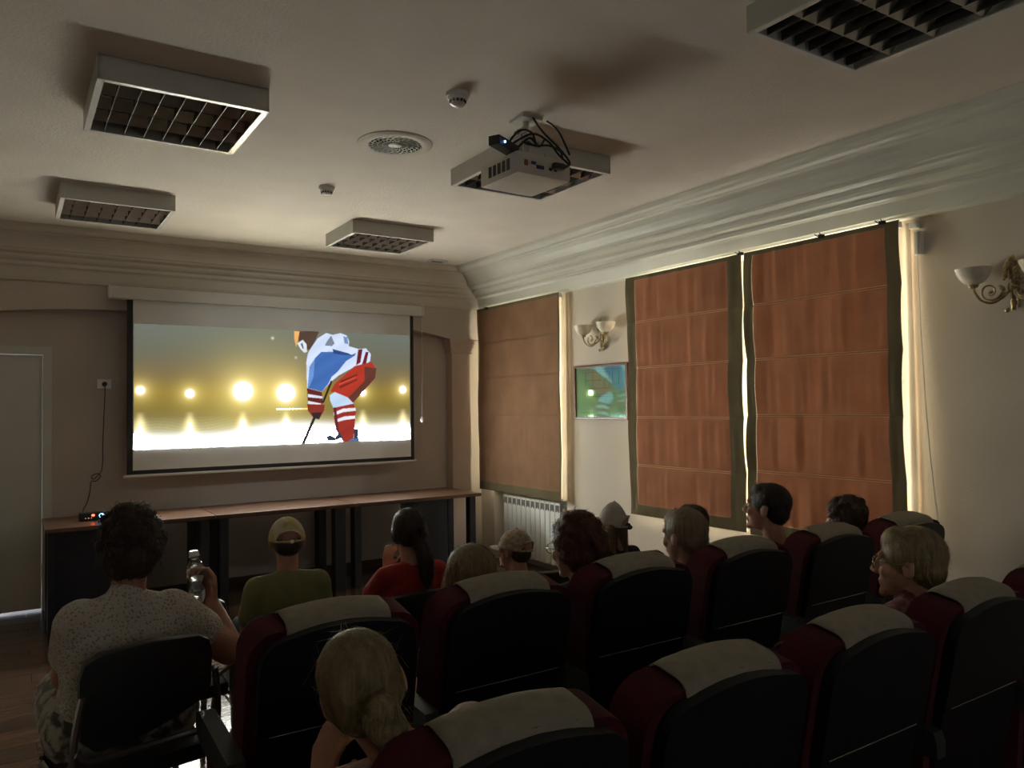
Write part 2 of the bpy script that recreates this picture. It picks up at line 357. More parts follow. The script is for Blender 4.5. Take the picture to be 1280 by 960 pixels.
# the projected picture: colours worked out per cell of a fine grid
FIG=[
 ((0.16,0.1,0.07),[(0.537,0.004),(0.629,-0.002),(0.612,0.089),(0.591,0.173),(0.58,0.155),(0.566,0.124),(0.553,0.094),(0.542,0.069)]),
 ((1.5,0.75,0.25),[(0.535,0.005),(0.554,0.005),(0.549,0.082),(0.541,0.145),(0.535,0.083)]),
 ((1.2,1.3,1.4),[(0.545,0.113),(0.566,0.08),(0.58,0.117),(0.582,0.187),(0.571,0.196),(0.556,0.157)]),
 ((0.2,0.2,0.25),[(0.558,0.119),(0.565,0.105),(0.57,0.156),(0.566,0.162)]),
 ((1.1,1.25,1.6),[(0.591,0.173),(0.623,0.062),(0.656,0.01),(0.681,0.025),(0.712,0.005),(0.737,0.026),(0.747,0.077),(0.745,0.123),(0.786,0.147),(0.815,0.138),(0.835,0.19),(0.832,0.256),(0.814,0.29),(0.779,0.298),(0.705,0.393),(0.677,0.445),(0.638,0.542),(0.581,0.51),(0.579,0.282),(0.585,0.205)]),
 ((0.35,0.4,0.5),[(0.659,0.085),(0.675,0.032),(0.689,0.102),(0.678,0.128),(0.65,0.124)]),
 ((0.1,0.26,0.75),[(0.636,0.183),(0.683,0.18),(0.757,0.201),(0.775,0.183),(0.757,0.26),(0.711,0.34),(0.677,0.406),(0.663,0.471),(0.638,0.542),(0.584,0.51),(0.591,0.408),(0.612,0.242)]),
 ((0.25,0.5,1.1),[(0.591,0.319),(0.612,0.242),(0.606,0.408),(0.591,0.497),(0.584,0.497)]),
 ((0.05,0.12,0.4),[(0.681,0.154),(0.745,0.189),(0.757,0.208),(0.711,0.204),(0.683,0.193)]),
 ((1.1,1.25,1.6),[(0.734,0.261),(0.78,0.193),(0.783,0.222),(0.705,0.377),(0.688,0.396)]),
 ((0.3,0.45,0.9),[(0.723,0.034),(0.74,0.039),(0.743,0.104),(0.728,0.098)]),
 ((0.25,0.03,0.04),[(0.783,0.153),(0.801,0.145),(0.792,0.272),(0.774,0.299)]),
 ((0.25,0.03,0.04),[(0.814,0.171),(0.826,0.17),(0.815,0.286),(0.798,0.291)]),
 ((0.75,0.07,0.04),[(0.768,0.306),(0.838,0.263),(0.858,0.335),(0.852,0.415),(0.761,0.646),(0.716,0.574),(0.671,0.542),(0.688,0.471)]),
 ((0.22,0.07,0.05),[(0.808,0.31),(0.858,0.322),(0.852,0.415),(0.761,0.646),(0.744,0.594),(0.808,0.443)]),
 ((0.3,0.04,0.03),[(0.711,0.444),(0.779,0.377),(0.779,0.391),(0.711,0.464)]),
 ((0.3,0.04,0.03),[(0.705,0.496),(0.779,0.423),(0.779,0.437),(0.71,0.512)]),
 ((1.2,0.15,0.08),[(0.705,0.47),(0.773,0.404),(0.773,0.414),(0.705,0.483)]),
 ((0.22,0.04,0.04),[(0.581,0.51),(0.638,0.548),(0.642,0.65),(0.627,0.663),(0.584,0.649)]),
 ((1.2,1.3,1.5),[(0.584,0.563),(0.641,0.586),(0.639,0.604),(0.585,0.592)]),
 ((1.4,1.4,1.5),[(0.584,0.624),(0.635,0.65),(0.63,0.671),(0.585,0.652)]),
 ((0.42,0.06,0.04),[(0.582,0.652),(0.649,0.66),(0.646,0.714),(0.627,0.79),(0.605,0.777),(0.584,0.712)]),
 ((0.08,0.04,0.05),[(0.597,0.732),(0.638,0.727),(0.627,0.793),(0.605,0.779)]),
 ((0.05,0.03,0.02),[(0.673,0.439),(0.679,0.451),(0.646,0.644),(0.638,0.64)]),
 ((0.05,0.04,0.05),[(0.603,0.777),(0.614,0.779),(0.571,1.008),(0.559,1.007)]),
 ((0.9,1.15,1.5),[(0.668,0.574),(0.688,0.546),(0.738,0.594),(0.764,0.653),(0.682,0.692),(0.67,0.625)]),
 ((0.55,0.06,0.04),[(0.682,0.69),(0.764,0.653),(0.772,0.719),(0.766,0.875),(0.76,1.019),(0.723,1.015),(0.693,0.897),(0.685,0.793)]),
 ((1.4,1.4,1.5),[(0.682,0.735),(0.721,0.698),(0.77,0.692),(0.772,0.719),(0.721,0.73),(0.685,0.761)]),
 ((1.4,1.4,1.5),[(0.687,0.8),(0.727,0.769),(0.769,0.764),(0.769,0.791),(0.727,0.802),(0.693,0.822)]),
 ((0.2,0.04,0.05),[(0.682,0.69),(0.693,0.685),(0.704,0.91),(0.693,0.897)]),
 ((0.06,0.09,0.16),[(0.654,0.948),(0.67,0.936),(0.687,0.961),(0.707,0.911),(0.718,0.963),(0.687,0.986),(0.659,0.984)]),
 ((0.15,0.3,0.6),[(0.723,1.018),(0.766,0.967),(0.784,0.975),(0.784,1.027)]),
 ((0.08,0.08,0.12),[(0.763,0.888),(0.781,0.889),(0.781,0.971),(0.763,0.98)]),
]
NX, NZ = 420, 175
S, T = np.meshgrid((np.arange(NX)+.5)/NX, (np.arange(NZ)+.5)/NZ, indexing='xy')   # T from the top
def lerp3(t, keys):
    t = np.asarray(t); out = np.zeros(t.shape+(3,))
    ks = [k for k, _ in keys]
    for c in range(3): out[..., c] = np.interp(t, ks, [v[c] for _, v in keys])
    return out
col = lerp3(T, [(0, (.16, .18, .15)), (.22, (.15, .15, .11)), (.42, (.17, .12, .06)), (.55, (.24, .16, .03)), (.68, (.20, .15, .035)), (.74, (.22, .17, .06)), (.80, (.34, .30, .13)), (.86, (.5, .45, .25)), (.9, (.8, .8, .7)), (1, (1, 1, 1))])
ice = 1/(1+np.exp(-(T-.885+.05*np.clip((S-.25)/.2, 0, 1)-.02*np.sin(S*9))*60))
asp = 2.476/1.03
flare = lambda s, t, r, a: a*np.exp(-(((S-s)*asp)**2+(T-t)**2)/r**2)
yel = np.array([1.0, .78, .16]); wh = np.array([1, .97, .8])
for s, t, r in ((.019, .532, .036), (.173, .558, .036), (.349, .538, .088), (.503, .552, .085), (.97, .523, .036), (.80, .55, .036)):
    dd = np.sqrt(((S-s)*asp)**2+(T-t)**2)
    col += (.40*np.exp(-dd/(r*2.4)))[..., None]*yel*(1 if r > .05 else .75)
    col += (1.05*np.exp(-dd/(r*1.05)))[..., None]*np.array([1, .85, .35])
    col += flare(s, t, r*.80, 1.2)[..., None]*wh
    # mirror pillar on the ice
    pil = np.exp(-((S-s)*asp/(.026+np.clip(T-.74, 0, 1)*.22))**2)*np.clip((T-.70)/.09, 0, 1)
    col += pil[..., None]*np.array([1.0, .85, .45])*.9
rip = (np.sin(T*260+6*np.sin(S*23)) > .55)*np.clip((T-.72)/.1, 0, 1)*(T < .88)
col += rip[..., None]*np.array([.06, .05, .015])
col = col*(1-ice[..., None])+ice[..., None]*np.array([1.24, 1.27, 1.22])
line = np.exp(-((T-.695)/.006)**2)*(np.abs(S-.53) < .06); col += line[..., None]*np.array([.9, .7, .3])
col += flare(.455, .075, .012, .5)[..., None]+flare(.54, .24, .01, .35)[..., None]
rs = S*asp; 
def inside(poly, s, t):
    r = np.zeros(s.shape, bool); n = len(poly)
    for i in range(n):
        x1, y1 = poly[i]; x2, y2 = poly[(i+1) % n]
        if y1 == y2: continue
        c = ((y1 > t) != (y2 > t)) & (s < (x2-x1)*(t-y1)/(y2-y1)+x1)
        r ^= c
    return r
for c, poly in FIG:
    cov = sum(inside(poly, S+dx/NX, T+dz/NZ).astype(float) for dx in (-.25, .25) for dz in (-.25, .25))/4
    shade = 1+.05*np.sin(S*60+T*40)
    col = col*(1-cov[..., None])+cov[..., None]*np.array(c)*.62*shade[..., None]
X0, X1, Z0, Z1 = .852, 3.328, 1.26, 2.29
gx = X0+(X1-X0)*np.arange(NX+1)/NX; gz = Z1-(Z1-Z0)*np.arange(NZ+1)/NZ
GX, GZ = np.meshgrid(gx, gz, indexing='xy')
co_ = np.stack([GX, np.full_like(GX, SY-.004), GZ], -1).reshape(-1, 3)
ii, jj = np.meshgrid(np.arange(NX), np.arange(NZ), indexing='xy'); a = jj*(NX+1)+ii
quads = np.stack([a, a+NX+1, a+NX+2, a+1], -1).reshape(-1, 4)
me = bpy.data.meshes.new('projected_picture'); me.from_pydata(co_.tolist(), [], quads.tolist())
at_ = me.attributes.new('picture', 'FLOAT_COLOR', 'CORNER')
cc = np.concatenate([np.repeat(col.reshape(-1, 3), 4, 0), np.ones((NX*NZ*4, 1))], 1)
at_.data.foreach_set('color', cc.astype(np.float32).ravel())
pm = bpy.data.materials.new('projected_light'); pm.use_nodes = True; nt = pm.node_tree
nt.nodes.remove(nt.nodes['Principled BSDF']); em = nt.nodes.new('ShaderNodeEmission'); an = nt.nodes.new('ShaderNodeAttribute'); an.attribute_name = 'picture'
gmm = nt.nodes.new('ShaderNodeGamma'); gmm.inputs[1].default_value = 1.0
vm = nt.nodes.new('ShaderNodeVectorMath'); vm.operation = 'SCALE'
# bright cells of the picture outshine the rest as on a real screen: value^2 weighting above 0.5
lum = nt.nodes.new('ShaderNodeRGBToBW'); mr = nt.nodes.new('ShaderNodeMapRange'); mr.inputs['From Min'].default_value = 1.1; mr.inputs['From Max'].default_value = 1.26
mr.inputs['To Min'].default_value = 1.0; mr.inputs['To Max'].default_value = SCREEN_GAIN
nt.links.new(an.outputs['Color'], lum.inputs[0]); nt.links.new(lum.outputs[0], mr.inputs['Value'])
nt.links.new(an.outputs['Color'], em.inputs['Color']); nt.links.new(mr.outputs[0], em.inputs['Strength']); nt.links.new(em.outputs[0], nt.nodes['Material Output'].inputs['Surface'])
part(scr, 'projected_picture', me, pm)

# ------------------------------------------------------------ ceiling luminaires
lum_lo = B().box((0, 0, -.10), (.012, .68, 0)).box((.668, 0, -.10), (.68, .68, 0)).box((0, 0, -.10), (.68, .012, 0)).box((0, .668, -.10), (.68, .68, 0)).box((0, 0, -.006), (.68, .68, 0)).me('housing')
rim_me = B().box((0, 0, -.103), (.68, .026, -.097)).box((0, .654, -.103), (.68, .68, -.097)).box((0, 0, -.103), (.026, .68, -.097)).box((.654, 0, -.103), (.68, .68, -.097)).me('rim')
refl_me = B().prism([(-.042, -.062), (0, -.099), (.042, -.062), (.036, -.055), (0, -.085), (-.036, -.055)], .63, 'X', .025)
refl_me = refl_me.me('reflector')
blade_me = B()
blade_me.prism([(-.0012, -.097), (.0012, -.097), (.004, -.060), (-.004, -.060)], .628, 'Y', .026); blade_me = blade_me.me('louver_blade')
tube_me = B().tube([(.04, 0, -.032), (.64, 0, -.032)], .013, 10).me('fluorescent_tube', True)
back_me = B().box((.02, .02, -.014), (.66, .66, -.008)).me('inner_tray')
tube_mat = M('tube_glass', (.55, .53, .5), .3)
def luminaire(x, y, sx, sy, label):
    r = thing('ceiling_light', label, 'ceiling light', (x, y, H), 0, 'square louvered ceiling lights')
    r.scale = (sx/.68, sy/.68, 1)
    ob('housing', lum_lo, white_m, r); ob('rim', rim_me, trimwhite, r); ob('inner_tray', back_me, mirror_m, r)
    for k in range(3): ob('reflector', refl_me, mirror_m, r, (0, .17*(k+1), 0))
    for k in range(7): ob('louver_blade', blade_me, blade_m, r, (.085*(k+1)-.0, 0, 0))
    for k in range(4): ob('fluorescent_tube', tube_me, tube_mat, r, (0, .085+.17*k, 0))
luminaire(.290, 3.462, .685, .692, 'white square ceiling light nearest the left edge, above the woman with the bottle')
luminaire(.262, 5.54, .67, .64, 'white square ceiling light farthest left, beside the front cornice')
luminaire(2.19, 5.54, .69, .60, 'small looking white square ceiling light in front of the screen top right')
luminaire(2.24, 3.385, .675, .69, 'white square ceiling light right behind the projector')
luminaire(2.235, 1.14, .645, .69, 'large white square ceiling light cut by the top right edge of the picture')
# ------------------------------------------------------------ ceiling fittings
v = thing('ceiling_vent', 'round white rosette air vent with pierced spiral petals on the ceiling', 'vent', (1.762, 3.833, H))
ob('flange', B().lathe([(.150, -.002), (.205, 0), (.205, -.004), (.19, -.010), (.165, -.014), (.150, -.010)], seg=48, closed=True).me(smooth=True), ceil_m, v)
ob('backing', B().lathe([(.001, -.002), (.155, -.002), (.155, -.004), (.001, -.004)], seg=32).me(), M('duct_dark', (.012, .010, .008), .95, spec=.0), v)
g_ = B()
for r_, w_ in ((.148, .006), (.124, .0022), (.096, .0022), (.068, .0025)):
    g_.lathe([(r_-w_, -.006), (r_+w_, -.006), (r_+w_, -.0095), (r_-w_, -.0095)], seg=48, closed=True)
for k in range(24):
    a0 = 2*PI*k/24
    pts = [((.035+.112*t)*math.cos(a0+.75*t), (.035+.112*t)*math.sin(a0+.75*t), -.0085) for t in [i/6 for i in range(7)]]
    g_.tube(pts, [.002, .0022, .0026, .003, .0034, .0038, .0042], 5)
g_.lathe([(.001, -.006), (.038, -.006), (.036, -.011), (.018, -.014), (.001, -.015)], seg=24)
ob('rosette_grille', g_.me(), cornice_m, v)
sq = thing('ceiling_hatch', 'tiny rectangular grey plate on the ceiling near the front corner', 'vent', (3.53, 6.72, H))
ob('plate', B().box((-.09, -.05, -.012), (.09, .05, 0), .003).me(), white_m, sq)
ob('slot', B().box((-.06, -.02, -.014), (.06, .02, -.0121)).me(), black_pl, sq)
def detector(x, y, s, label):
    r = thing('smoke_detector', label, 'smoke detector', (x, y, H), 0, 'smoke detectors'); r.scale = (s, s, s)
    ob('base', B().lathe([(.055, 0), (.055, -.012), (.05, -.018), (.001, -.018)], seg=24).me(smooth=True), trimwhite, r)
    ob('sensing_head', B().lathe([(.046, -.016), (.046, -.028), (.040, -.034), (.036, -.034)], seg=24).lathe([(.034, -.044), (.036, -.05), (.028, -.058), (.001, -.061)], seg=24).me(smooth=True), trimwhite, r)
    bb = B()
    for k in range(12):
        a0 = 2*PI*k/12; c_, s_ = math.cos(a0), math.sin(a0)
        bb.tube([(.036*c_, .036*s_, -.032), (.036*c_, .036*s_, -.046)], .004, 5)
    ob('grille_ribs', bb.me(), black_pl, r)
detector(1.722, 3.06, 1.0, 'white round smoke detector nearer the camera, above the rosette vent')
detector(1.726, 4.82, .95, 'white round smoke detector farther away, left of the rosette vent')
# ------------------------------------------------------------ projector
pr = thing('projector', 'white ceiling projector hanging in front of a louvered light', 'projector', (2.20, 3.21, 2.70), math.radians(2))
def loc_part(root, name, b_, mat, smooth=False): return ob(name, b_.me(smooth=smooth), mat, root)
loc_part(pr, 'body', B().box((-.17, -.165, .0), (.16, .165, .11), .018), M('projector_white', (.66, .62, .55), .45, var=.04), True)
loc_part(pr, 'lens', B().lathe([(.03, .0), (.03, .035), (.024, .035), (.02, .02), (.001, .02)], (-.09, .155, .06), 20, 'Y'), M('lens_glass', (.5, .7, .75), .05, emit=(.6, .9, 1), es=1.2))
loc_part(pr, 'lens_hood', B().lathe([(.036, -.01), (.036, .03), (.031, .03), (.031, -.01)], (-.09, .155, .06), 20, 'Y', closed=True), white_m)
for i, (x, z, w_, h_, c_) in enumerate(((-.12, .055, .02, .028, (.35, .10, .04)), (-.075, .060, .026, .014, (.03, .05, .2)), (-.035, .045, .045, .018, (.03, .03, .10)), (.03, .045, .018, .012, (.02, .02, .02)), (.06, .045, .018, .012, (.02, .02, .02)))):
    loc_part(pr, 'port', B().box((x-w_/2, -.170, z-h_/2), (x+w_/2, -.160, z+h_/2), .002), M('port_%d' % i, c_, .4))
for k in range(5): loc_part(pr, 'vent_slot', B().box((-.172, -.10+.04*k, .03), (-.168, -.075+.04*k, .085)), black_pl)
mt_ = thing('projector_mount', 'white drilled metal ceiling bracket with pole holding up the projector', 'bracket', (2.17, 3.16, 2.81))
b_ = B().tube([(0, 0, .03), (0, 0, .205)], .016, 12).box((-.06, -.06, .195), (.06, .06, .21), .003).box((-.07, -.012, .02), (.07, .012, .035), .003)
for sx in (-1, 1):
    for sy in (-1, 1):
        b_.box((sx*.07-.006, sy*.07-.006, .0), (sx*.07+.006, sy*.07+.006, .03)).tube([(0, 0, .03), (sx*.07, sy*.07, .028)], .005, 6)
ob('pole_and_arms', b_.me(), white_m, mt_)
for k in range(3):
    ob('clamp_plate', B().box((-.045, -.05+.03*k, .06+.035*k), (.045, -.045+.03*k, .085+.035*k), .002).box((-.04, -.06, .1+.02*k), (-.034, .05, .115+.02*k)).me(), chrome, mt_)
md = thing('media_box', 'small black box with a blue light beside the projector bracket', 'electronics', (2.0, 3.10, 2.815), math.radians(28))
ob('case', B().box((-.10, -.03, 0), (.10, .03, .045), .004).me(), black_pl, md)
ob('blue_led', B().sphere((-.048, -.031, .024), .006, 8).me(), M('led_blue', (.1, .2, 1), .4, emit=(.12, .25, 1), es=14), md)
pc = thing('projector_cables', 'tangle of black cables looped over the projector', 'cable', (2.17, 3.1, 2.82))
for i, p in enumerate([[(-.15, 0, .03), (-.11, -.04, .09), (-.03, -.03, .10), (.02, .0, .05)], [(-.13, .03, .03), (-.05, -.06, .08), (.05, -.06, .06), (.12, -.05, .01), (.17, -.07, -.04), (.10, -.10, -.06), (.07, -.075, -.05)],
                       [(0, 0, .19), (.06, -.01, .12), (.14, -.03, .05), (.19, -.05, -.02), (.14, -.08, -.06)], [(-.08, -.02, .05), (-.02, -.05, .03), (.06, -.05, .045), (.14, -.04, .03), (.20, .02, 0)],
                       [(.10, .02, .197), (.13, -.0, .17), (.16, -.02, .12), (.19, -.05, .02)], [(-.1, -.02, .02), (-.04, -.03, .07), (.0, -.05, .03), (.05, -.03, .08)]]):
    ob('cable', B().tube(smoothcurve(p), .0055, 7).me(smooth=True), cable_m, pc)
ob('plug', B().box((.05, -.115, -.085), (.11, -.085, -.055), .006).me(), black_pl, pc)

# ------------------------------------------------------------ tables along the front
def table(x0, x1, label, legs, box=None):
    t = thing('table', label, 'table', ((x0+x1)/2, 6.71, 0), 0, 'brown tables below the screen')
    part(t, 'tabletop', B().box((x0, 6.37, .715), (x1, 7.045, .745), .004).me(), table_wood)
    for (xa, xb, ya, yb) in legs:
        part(t, 'leg', B().box((xa, ya, .0), (xb, yb, .7145), .004).me(), navy)
    part(t, 'apron', B().box((x0+.03, 6.97, .63), (x1-.03, 6.985, .7145)).me(), navy)
    if box: part(t, 'side_panel', B().box((box[0], 6.50, .03), (box[1], 6.52, .7145), .004).me(), navy)
    return t
table(.215, 1.362, 'brown wooden table with the small router on it, left of its row', [(.235, .275, 6.42, 6.60), (.235, .275, 6.82, 7.0), (1.26, 1.33, 6.42, 6.60), (1.26, 1.33, 6.78, 6.96), (1.255, 1.275, 6.6, 6.8)], (.275, .72))
table(1.372, 2.502, 'bare brown wooden table in the middle below the screen', [(1.405, 1.475, 6.42, 6.52), (1.405, 1.475, 6.84, 6.96), (2.36, 2.455, 6.42, 6.52), (2.36, 2.43, 6.84, 6.96)])
table(2.512, 3.80, 'reddish brown wooden table ending at the fluted pilaster'.replace('fluted ', ''), [(2.535, 2.60, 6.42, 6.52), (2.535, 2.60, 6.84, 6.96), (3.70, 3.765, 6.42, 6.50), (3.70, 3.765, 6.86, 6.98)], (3.02, 3.50))
ro = thing('router', 'small black box with glowing red and blue lights on the left table', 'electronics', (.535, 6.70, .745), math.radians(-3))
ob('case', B().box((-.09, -.045, .003), (.09, .045, .06), .006).me(), black_pl, ro)
ob('red_led', B().sphere((.005, -.047, .042), (.012, .004, .008), 8).me(), M('led_red', (1, .1, .05), .4, emit=(1, .07, .03), es=9), ro)
ob('blue_led', B().lathe([(.014, 0), (.017, 0), (.017, -.004), (.014, -.004)], (.062, -.045, .036), 16, 'Y', closed=True).sphere((.07, -.046, .045), .006, 8).me(), M('led_blue2', (.1, .2, 1), .4, emit=(.15, .35, 1), es=9), ro)
for x in (-.045, -.025, -.005): ob('small_led', B().sphere((x, -.046, .022), .003, 6).me(), M('led_warm', (1, .6, .3), .4, emit=(1, .55, .25), es=1.2), ro)
so = thing('wall_socket', 'white wall socket with a black plug left of the screen', 'socket', (.662, YF, 1.80))
ob('plate', B().box((-.055, -.014, -.04), (.05, 0, .04), .004).me(), trimwhite, so)
ob('recess', B().lathe([(.02, -.0145), (.022, -.0145), (.022, -.017), (.02, -.017)], seg=20, axis='Y', closed=True).me(), white_m, so)
ca = thing('power_cord', 'thin black power cord with a knot hanging from the socket to the router', 'cable', (.66, 7.17, 1.8))
ob('plug', B().lathe([(.018, .0), (.018, -.03), (.010, -.04), (.001, -.04)], (0, .01, 0), 12, 'Y').me(), black_pl, ca)
pts = [(0, -.025, -.01), (0, -.03, -.08), (-.006, -.01, -.3), (-.012, 0, -.5), (-.012, 0, -.62), (-.02, 0, -.71), (-.055, 0, -.76), (-.085, -.005, -.78), (-.09, -.02, -.75), (-.05, -.02, -.735), (-.03, -.015, -.76), (-.06, -.01, -.795), (-.095, -.005, -.80), (-.105, -.02, -.87), (-.13, -.1, -.95), (-.175, -.30, -1.0), (-.165, -.42, -1.015)]
ob('cord', B().tube(smoothcurve(pts, 6), .0035, 6).me(smooth=True), cable_m, ca)

# ------------------------------------------------------------ blinds
blind_rust = cloth_trans('blind_rust', (.33, .15, .09), (.70, .24, .09), .010)
blind_brown = cloth_trans('blind_brown', (.25, .145, .085), (.55, .23, .10), .006)
blind_olive = cloth_trans('blind_olive_border', (.15, .125, .07), (.30, .22, .09), .002)
sheer_m = cloth_trans('sheer_curtain', (.80, .70, .55), (.95, .86, .70), .08, bump=.05)
def blind(name_label, X, y0, y1, z0, z1, seams, mat, amp, seed, bord=(.10, .10), edge=0.0, sag=.012, thread=None):
    r = thing('roman_blind', name_label, 'blind', (X, (y0+y1)/2, z0), 0, 'roman blinds')
    zs = [z0]+seams+[z1]
    def dx(y, z):
        k = 0
        while k < len(zs)-2 and z > zs[k+1]: k += 1
        s = (z-zs[k])/(zs[k+1]-zs[k]); env = math.sin(PI*min(1, max(0, s)))**.6
        nn = noise.noise(Vector((y*9+seed, k*7.3+z*.8, seed)))+.6*noise.noise(Vector((y*21, k*3.1+z*1.2, seed+5)))
        u = (y-y0)/(y1-y0)
        flut = edge*math.sin(z*6+seed)*(max(0, 1-u*8)+max(0, 1-(1-u)*8))
        return -sag*env*(.5+.5*s) + amp*nn*env*(1-.35*s)+flut
    def grid(ya, yb, za, zb, ny, nz, off=0):
        V = []; F = []
        for j in range(nz+1):
            z = za+(zb-za)*j/nz
            for i in range(ny+1):
                yy = ya+(yb-ya)*i/ny
                bow = .006*math.sin(z*5+seed)*((yy-y0)/(y1-y0)*2-1)
                V.append((X+dx(yy, z)+off, yy+bow, z))
        for j in range(nz):
            for i in range(ny):
                a = j*(ny+1)+i; F.append((a, a+1, a+ny+2, a+ny+1))
        return mesh_from('cloth', V, F, True)
    bb = .085
    yc0, yc1 = y0+bord[0], y1-bord[1]
    o = part(r, 'cloth_panel', grid(yc0, yc1, z0+bb, z1-.03, 80, 150), mat)
    for a, b2, c, d_, n1, n2 in ((y0, yc0, z0, z1, 14, 150), (yc1, y1, z0, z1, 14, 150), (yc0, yc1, z0, z0+bb, 80, 8), (yc0, yc1, z1-.03, z1, 80, 4)):
        o = part(r, 'border', grid(a, b2, c, d_, n1, n2, -.001), blind_olive)
    for s in seams:
        for dz in (-.006, .006):
            pts = [(X+dx(yc0+(yc1-yc0)*i/30, s+dz)-.003, yc0+(yc1-yc0)*i/30, s+dz) for i in range(31)]
            part(r, 'seam', B().tube(pts, .0022, 5).me(), thread or M('seam_thread', (.60, .40, .22), .7))
    part(r, 'headrail', B().box((X+.006, y0+.01, z1-.04), (X+.04, y1-.01, z1-.005), .004).me(), trimwhite)
    part(r, 'bottom_bar', B().tube([(X+.012, y0+.01, z0+.012), (X+.012, y1-.01, z0+.012)], .010, 8).me(), blind_olive)
    pts = [(X+.03, y1-.02 if seed != 3 else y0+.02, z1-.05)]
    return r
BL = []
BL.append(blind('brown roman blind above the radiator by the corner', 4.15, 5.55, 6.99, .712, 2.60, [1.11, 1.49, 1.87, 2.23], blind_brown, .009, 1, (.02, .02), .004, .004, M('brown_thread', (.24, .14, .085), .9)))
BL.append(blind('rust roman blind with olive borders, right of the framed plan', 4.15, 3.482, 4.64, .708, 2.59, [1.10, 1.475, 1.865, 2.226], blind_rust, .019, 2, (.13, .10), .006))
BL.append(blind('largest rust roman blind, beside the bare stretch of right wall', 4.15, 2.375, 3.458, .70, 2.59, [1.125, 1.495, 1.865, 2.228], blind_rust, .019, 3, (.085, .075), .006))
def sheer(y0, y1, z0, z1, X, label, seed):
    V = []; F = []; n, m_ = 18, 40
    for j in range(m_+1):
        z = z0+(z1-z0)*j/m_; f = 1-j/m_
        for i in range(n+1):
            u = i/n; yy = y0+(y1-y0)*u; yy += .02*f*(u-.5)
            V.append((X+.012*math.sin(u*14+seed+z*.7)*(.4+.6*f), yy, z))
    for j in range(m_):
        for i in range(n): a = j*(n+1)+i; F.append((a, a+1, a+n+2, a+n+1))
    o = ob('sheer_curtain', mesh_from('sheer', V, F, True), sheer_m); tag(o, label, 'curtain', 'sheer curtain edges behind the blinds'); return o
sheer(2.36, 2.47, .70, 2.58, 4.225, 'narrow cream sheer curtain glowing at the right edge of the largest blind', 0)
sheer(5.525, 5.68, .72, 2.58, 4.225, 'narrow cream sheer curtain glowing between the brown blind and the picture pier', 1)
sheer(4.57, 4.665, .80, 2.58, 4.225, 'narrow cream sheer curtain glowing at the left edge of the rust blind', 2)
(lambda o: (setattr(o, 'parent', BL[2]), setattr(o, 'location', -Vector(BL[2].location))))(ob('pull_cord', B().tube(smoothcurve([(4.235, 2.33, 2.50), (4.22, 2.31, 1.9), (4.20, 2.27, 1.3), (4.20, 2.22, .8)]), .003, 6).tube(smoothcurve([(4.2, 2.22, .8), (4.2, 2.2, .7)], 3), .007, 6).me(), trimwhite))
(lambda o: (setattr(o, 'parent', BL[1]), setattr(o, 'location', -Vector(BL[1].location))))(ob('pull_cord', B().tube(smoothcurve([(4.20, 4.665, 2.5), (4.20, 4.665, 1.2), (4.20, 4.675, .95), (4.20, 4.665, .80), (4.20, 4.64, .78), (4.2, 4.64, .95)]), .003, 6).me(), trimwhite))
jb = thing('cable_trunking', 'small white trunking box high on the right wall beside the largest blind', 'trunking', (XW, 2.315, 2.44))
ob('cover', B().box((-.04, -.018, -.05), (0, .022, .08), .004).me(), trimwhite, jb)
ob('lid', B().box((-.046, -.008, -.045), (-.0401, .012, .075), .002).me(), white_m, jb)
ob('cap', B().box((-.04, .0, .10), (0, .045, .135), .004).me(), trimwhite, jb)
for i, (y_, z_, lb) in enumerate(((6.78, 2.603, 'tiny black clip at the top of the brown corner blind'), (2.86, 2.60, 'tiny black double clip at the top middle of the largest blind'), (2.47, 2.602, 'tiny black clip near the top right corner of the largest blind'), (3.475, 2.598, 'tiny black hook where the two rust blinds meet'))):
    c_ = thing('blind_clip', lb, 'clip', (4.13, y_, z_-.01), 0, 'blind clips')
    ob('jaw', B().box((-.012, -.02, -.012), (.012, .012, .006), .002).me(), black_m, c_)
    ob('lever', B().tube([(-.01, -.01, .0), (-.03, -.012, .012)], .003, 5).tube([(-.01, .015, -.004), (-.03, .022, .01)], .003, 5).me(), black_m, c_)
# ------------------------------------------------------------ radiator
ra = thing('radiator', 'white sectional radiator under the brown blind', 'radiator', (4.32, 5.75, .08))
sec = B().box((-.045, .004, 0), (-.035, .076, .575), .004).box((.03, .004, 0), (.04, .076, .575), .004).box((-.036, .036, .02), (.032, .044, .55)).tube([(0, 0, .04), (0, .08, .04)], .018, 8).tube([(0, 0, .52), (0, .08, .52)], .018, 8).box((-.044, .008, .575), (.04, .072, .585), .002).me('section')
grl = B().box((-.047, .012, .50), (-.0452, .030, .565)).box((-.047, .034, .51), (-.0452, .048, .565)).box((-.047, .052, .50), (-.0452, .068, .565)).me('top_grille')
rad_m = M('radiator_enamel', (.72, .76, .76), .35, var=.03)
for k in range(12):
    s_ = ob('section', sec, rad_m, ra, (0, .081*k, 0)); ob('top_grille', grl, M('radiator_slot', (.10, .11, .11), .6), s_)
pp = thing('radiator_pipe', 'thin white vertical heating pipe left of the radiator', 'pipe', (4.36, 6.78, 0))
ob('riser', B().tube([(0, .14, .0), (0, .14, .62), (0, .12, .64), (-.02, -.03, .63)], .011, 8).tube([(0, .14, .12), (-.02, -.04, .12)], .010, 8).me(smooth=True), white_m, pp)
ob('valve', B().lathe([(.018, 0), (.018, .05), (.012, .055), (.001, .055)], (-.01, .03, .605), 12).me(), white_m, pp)
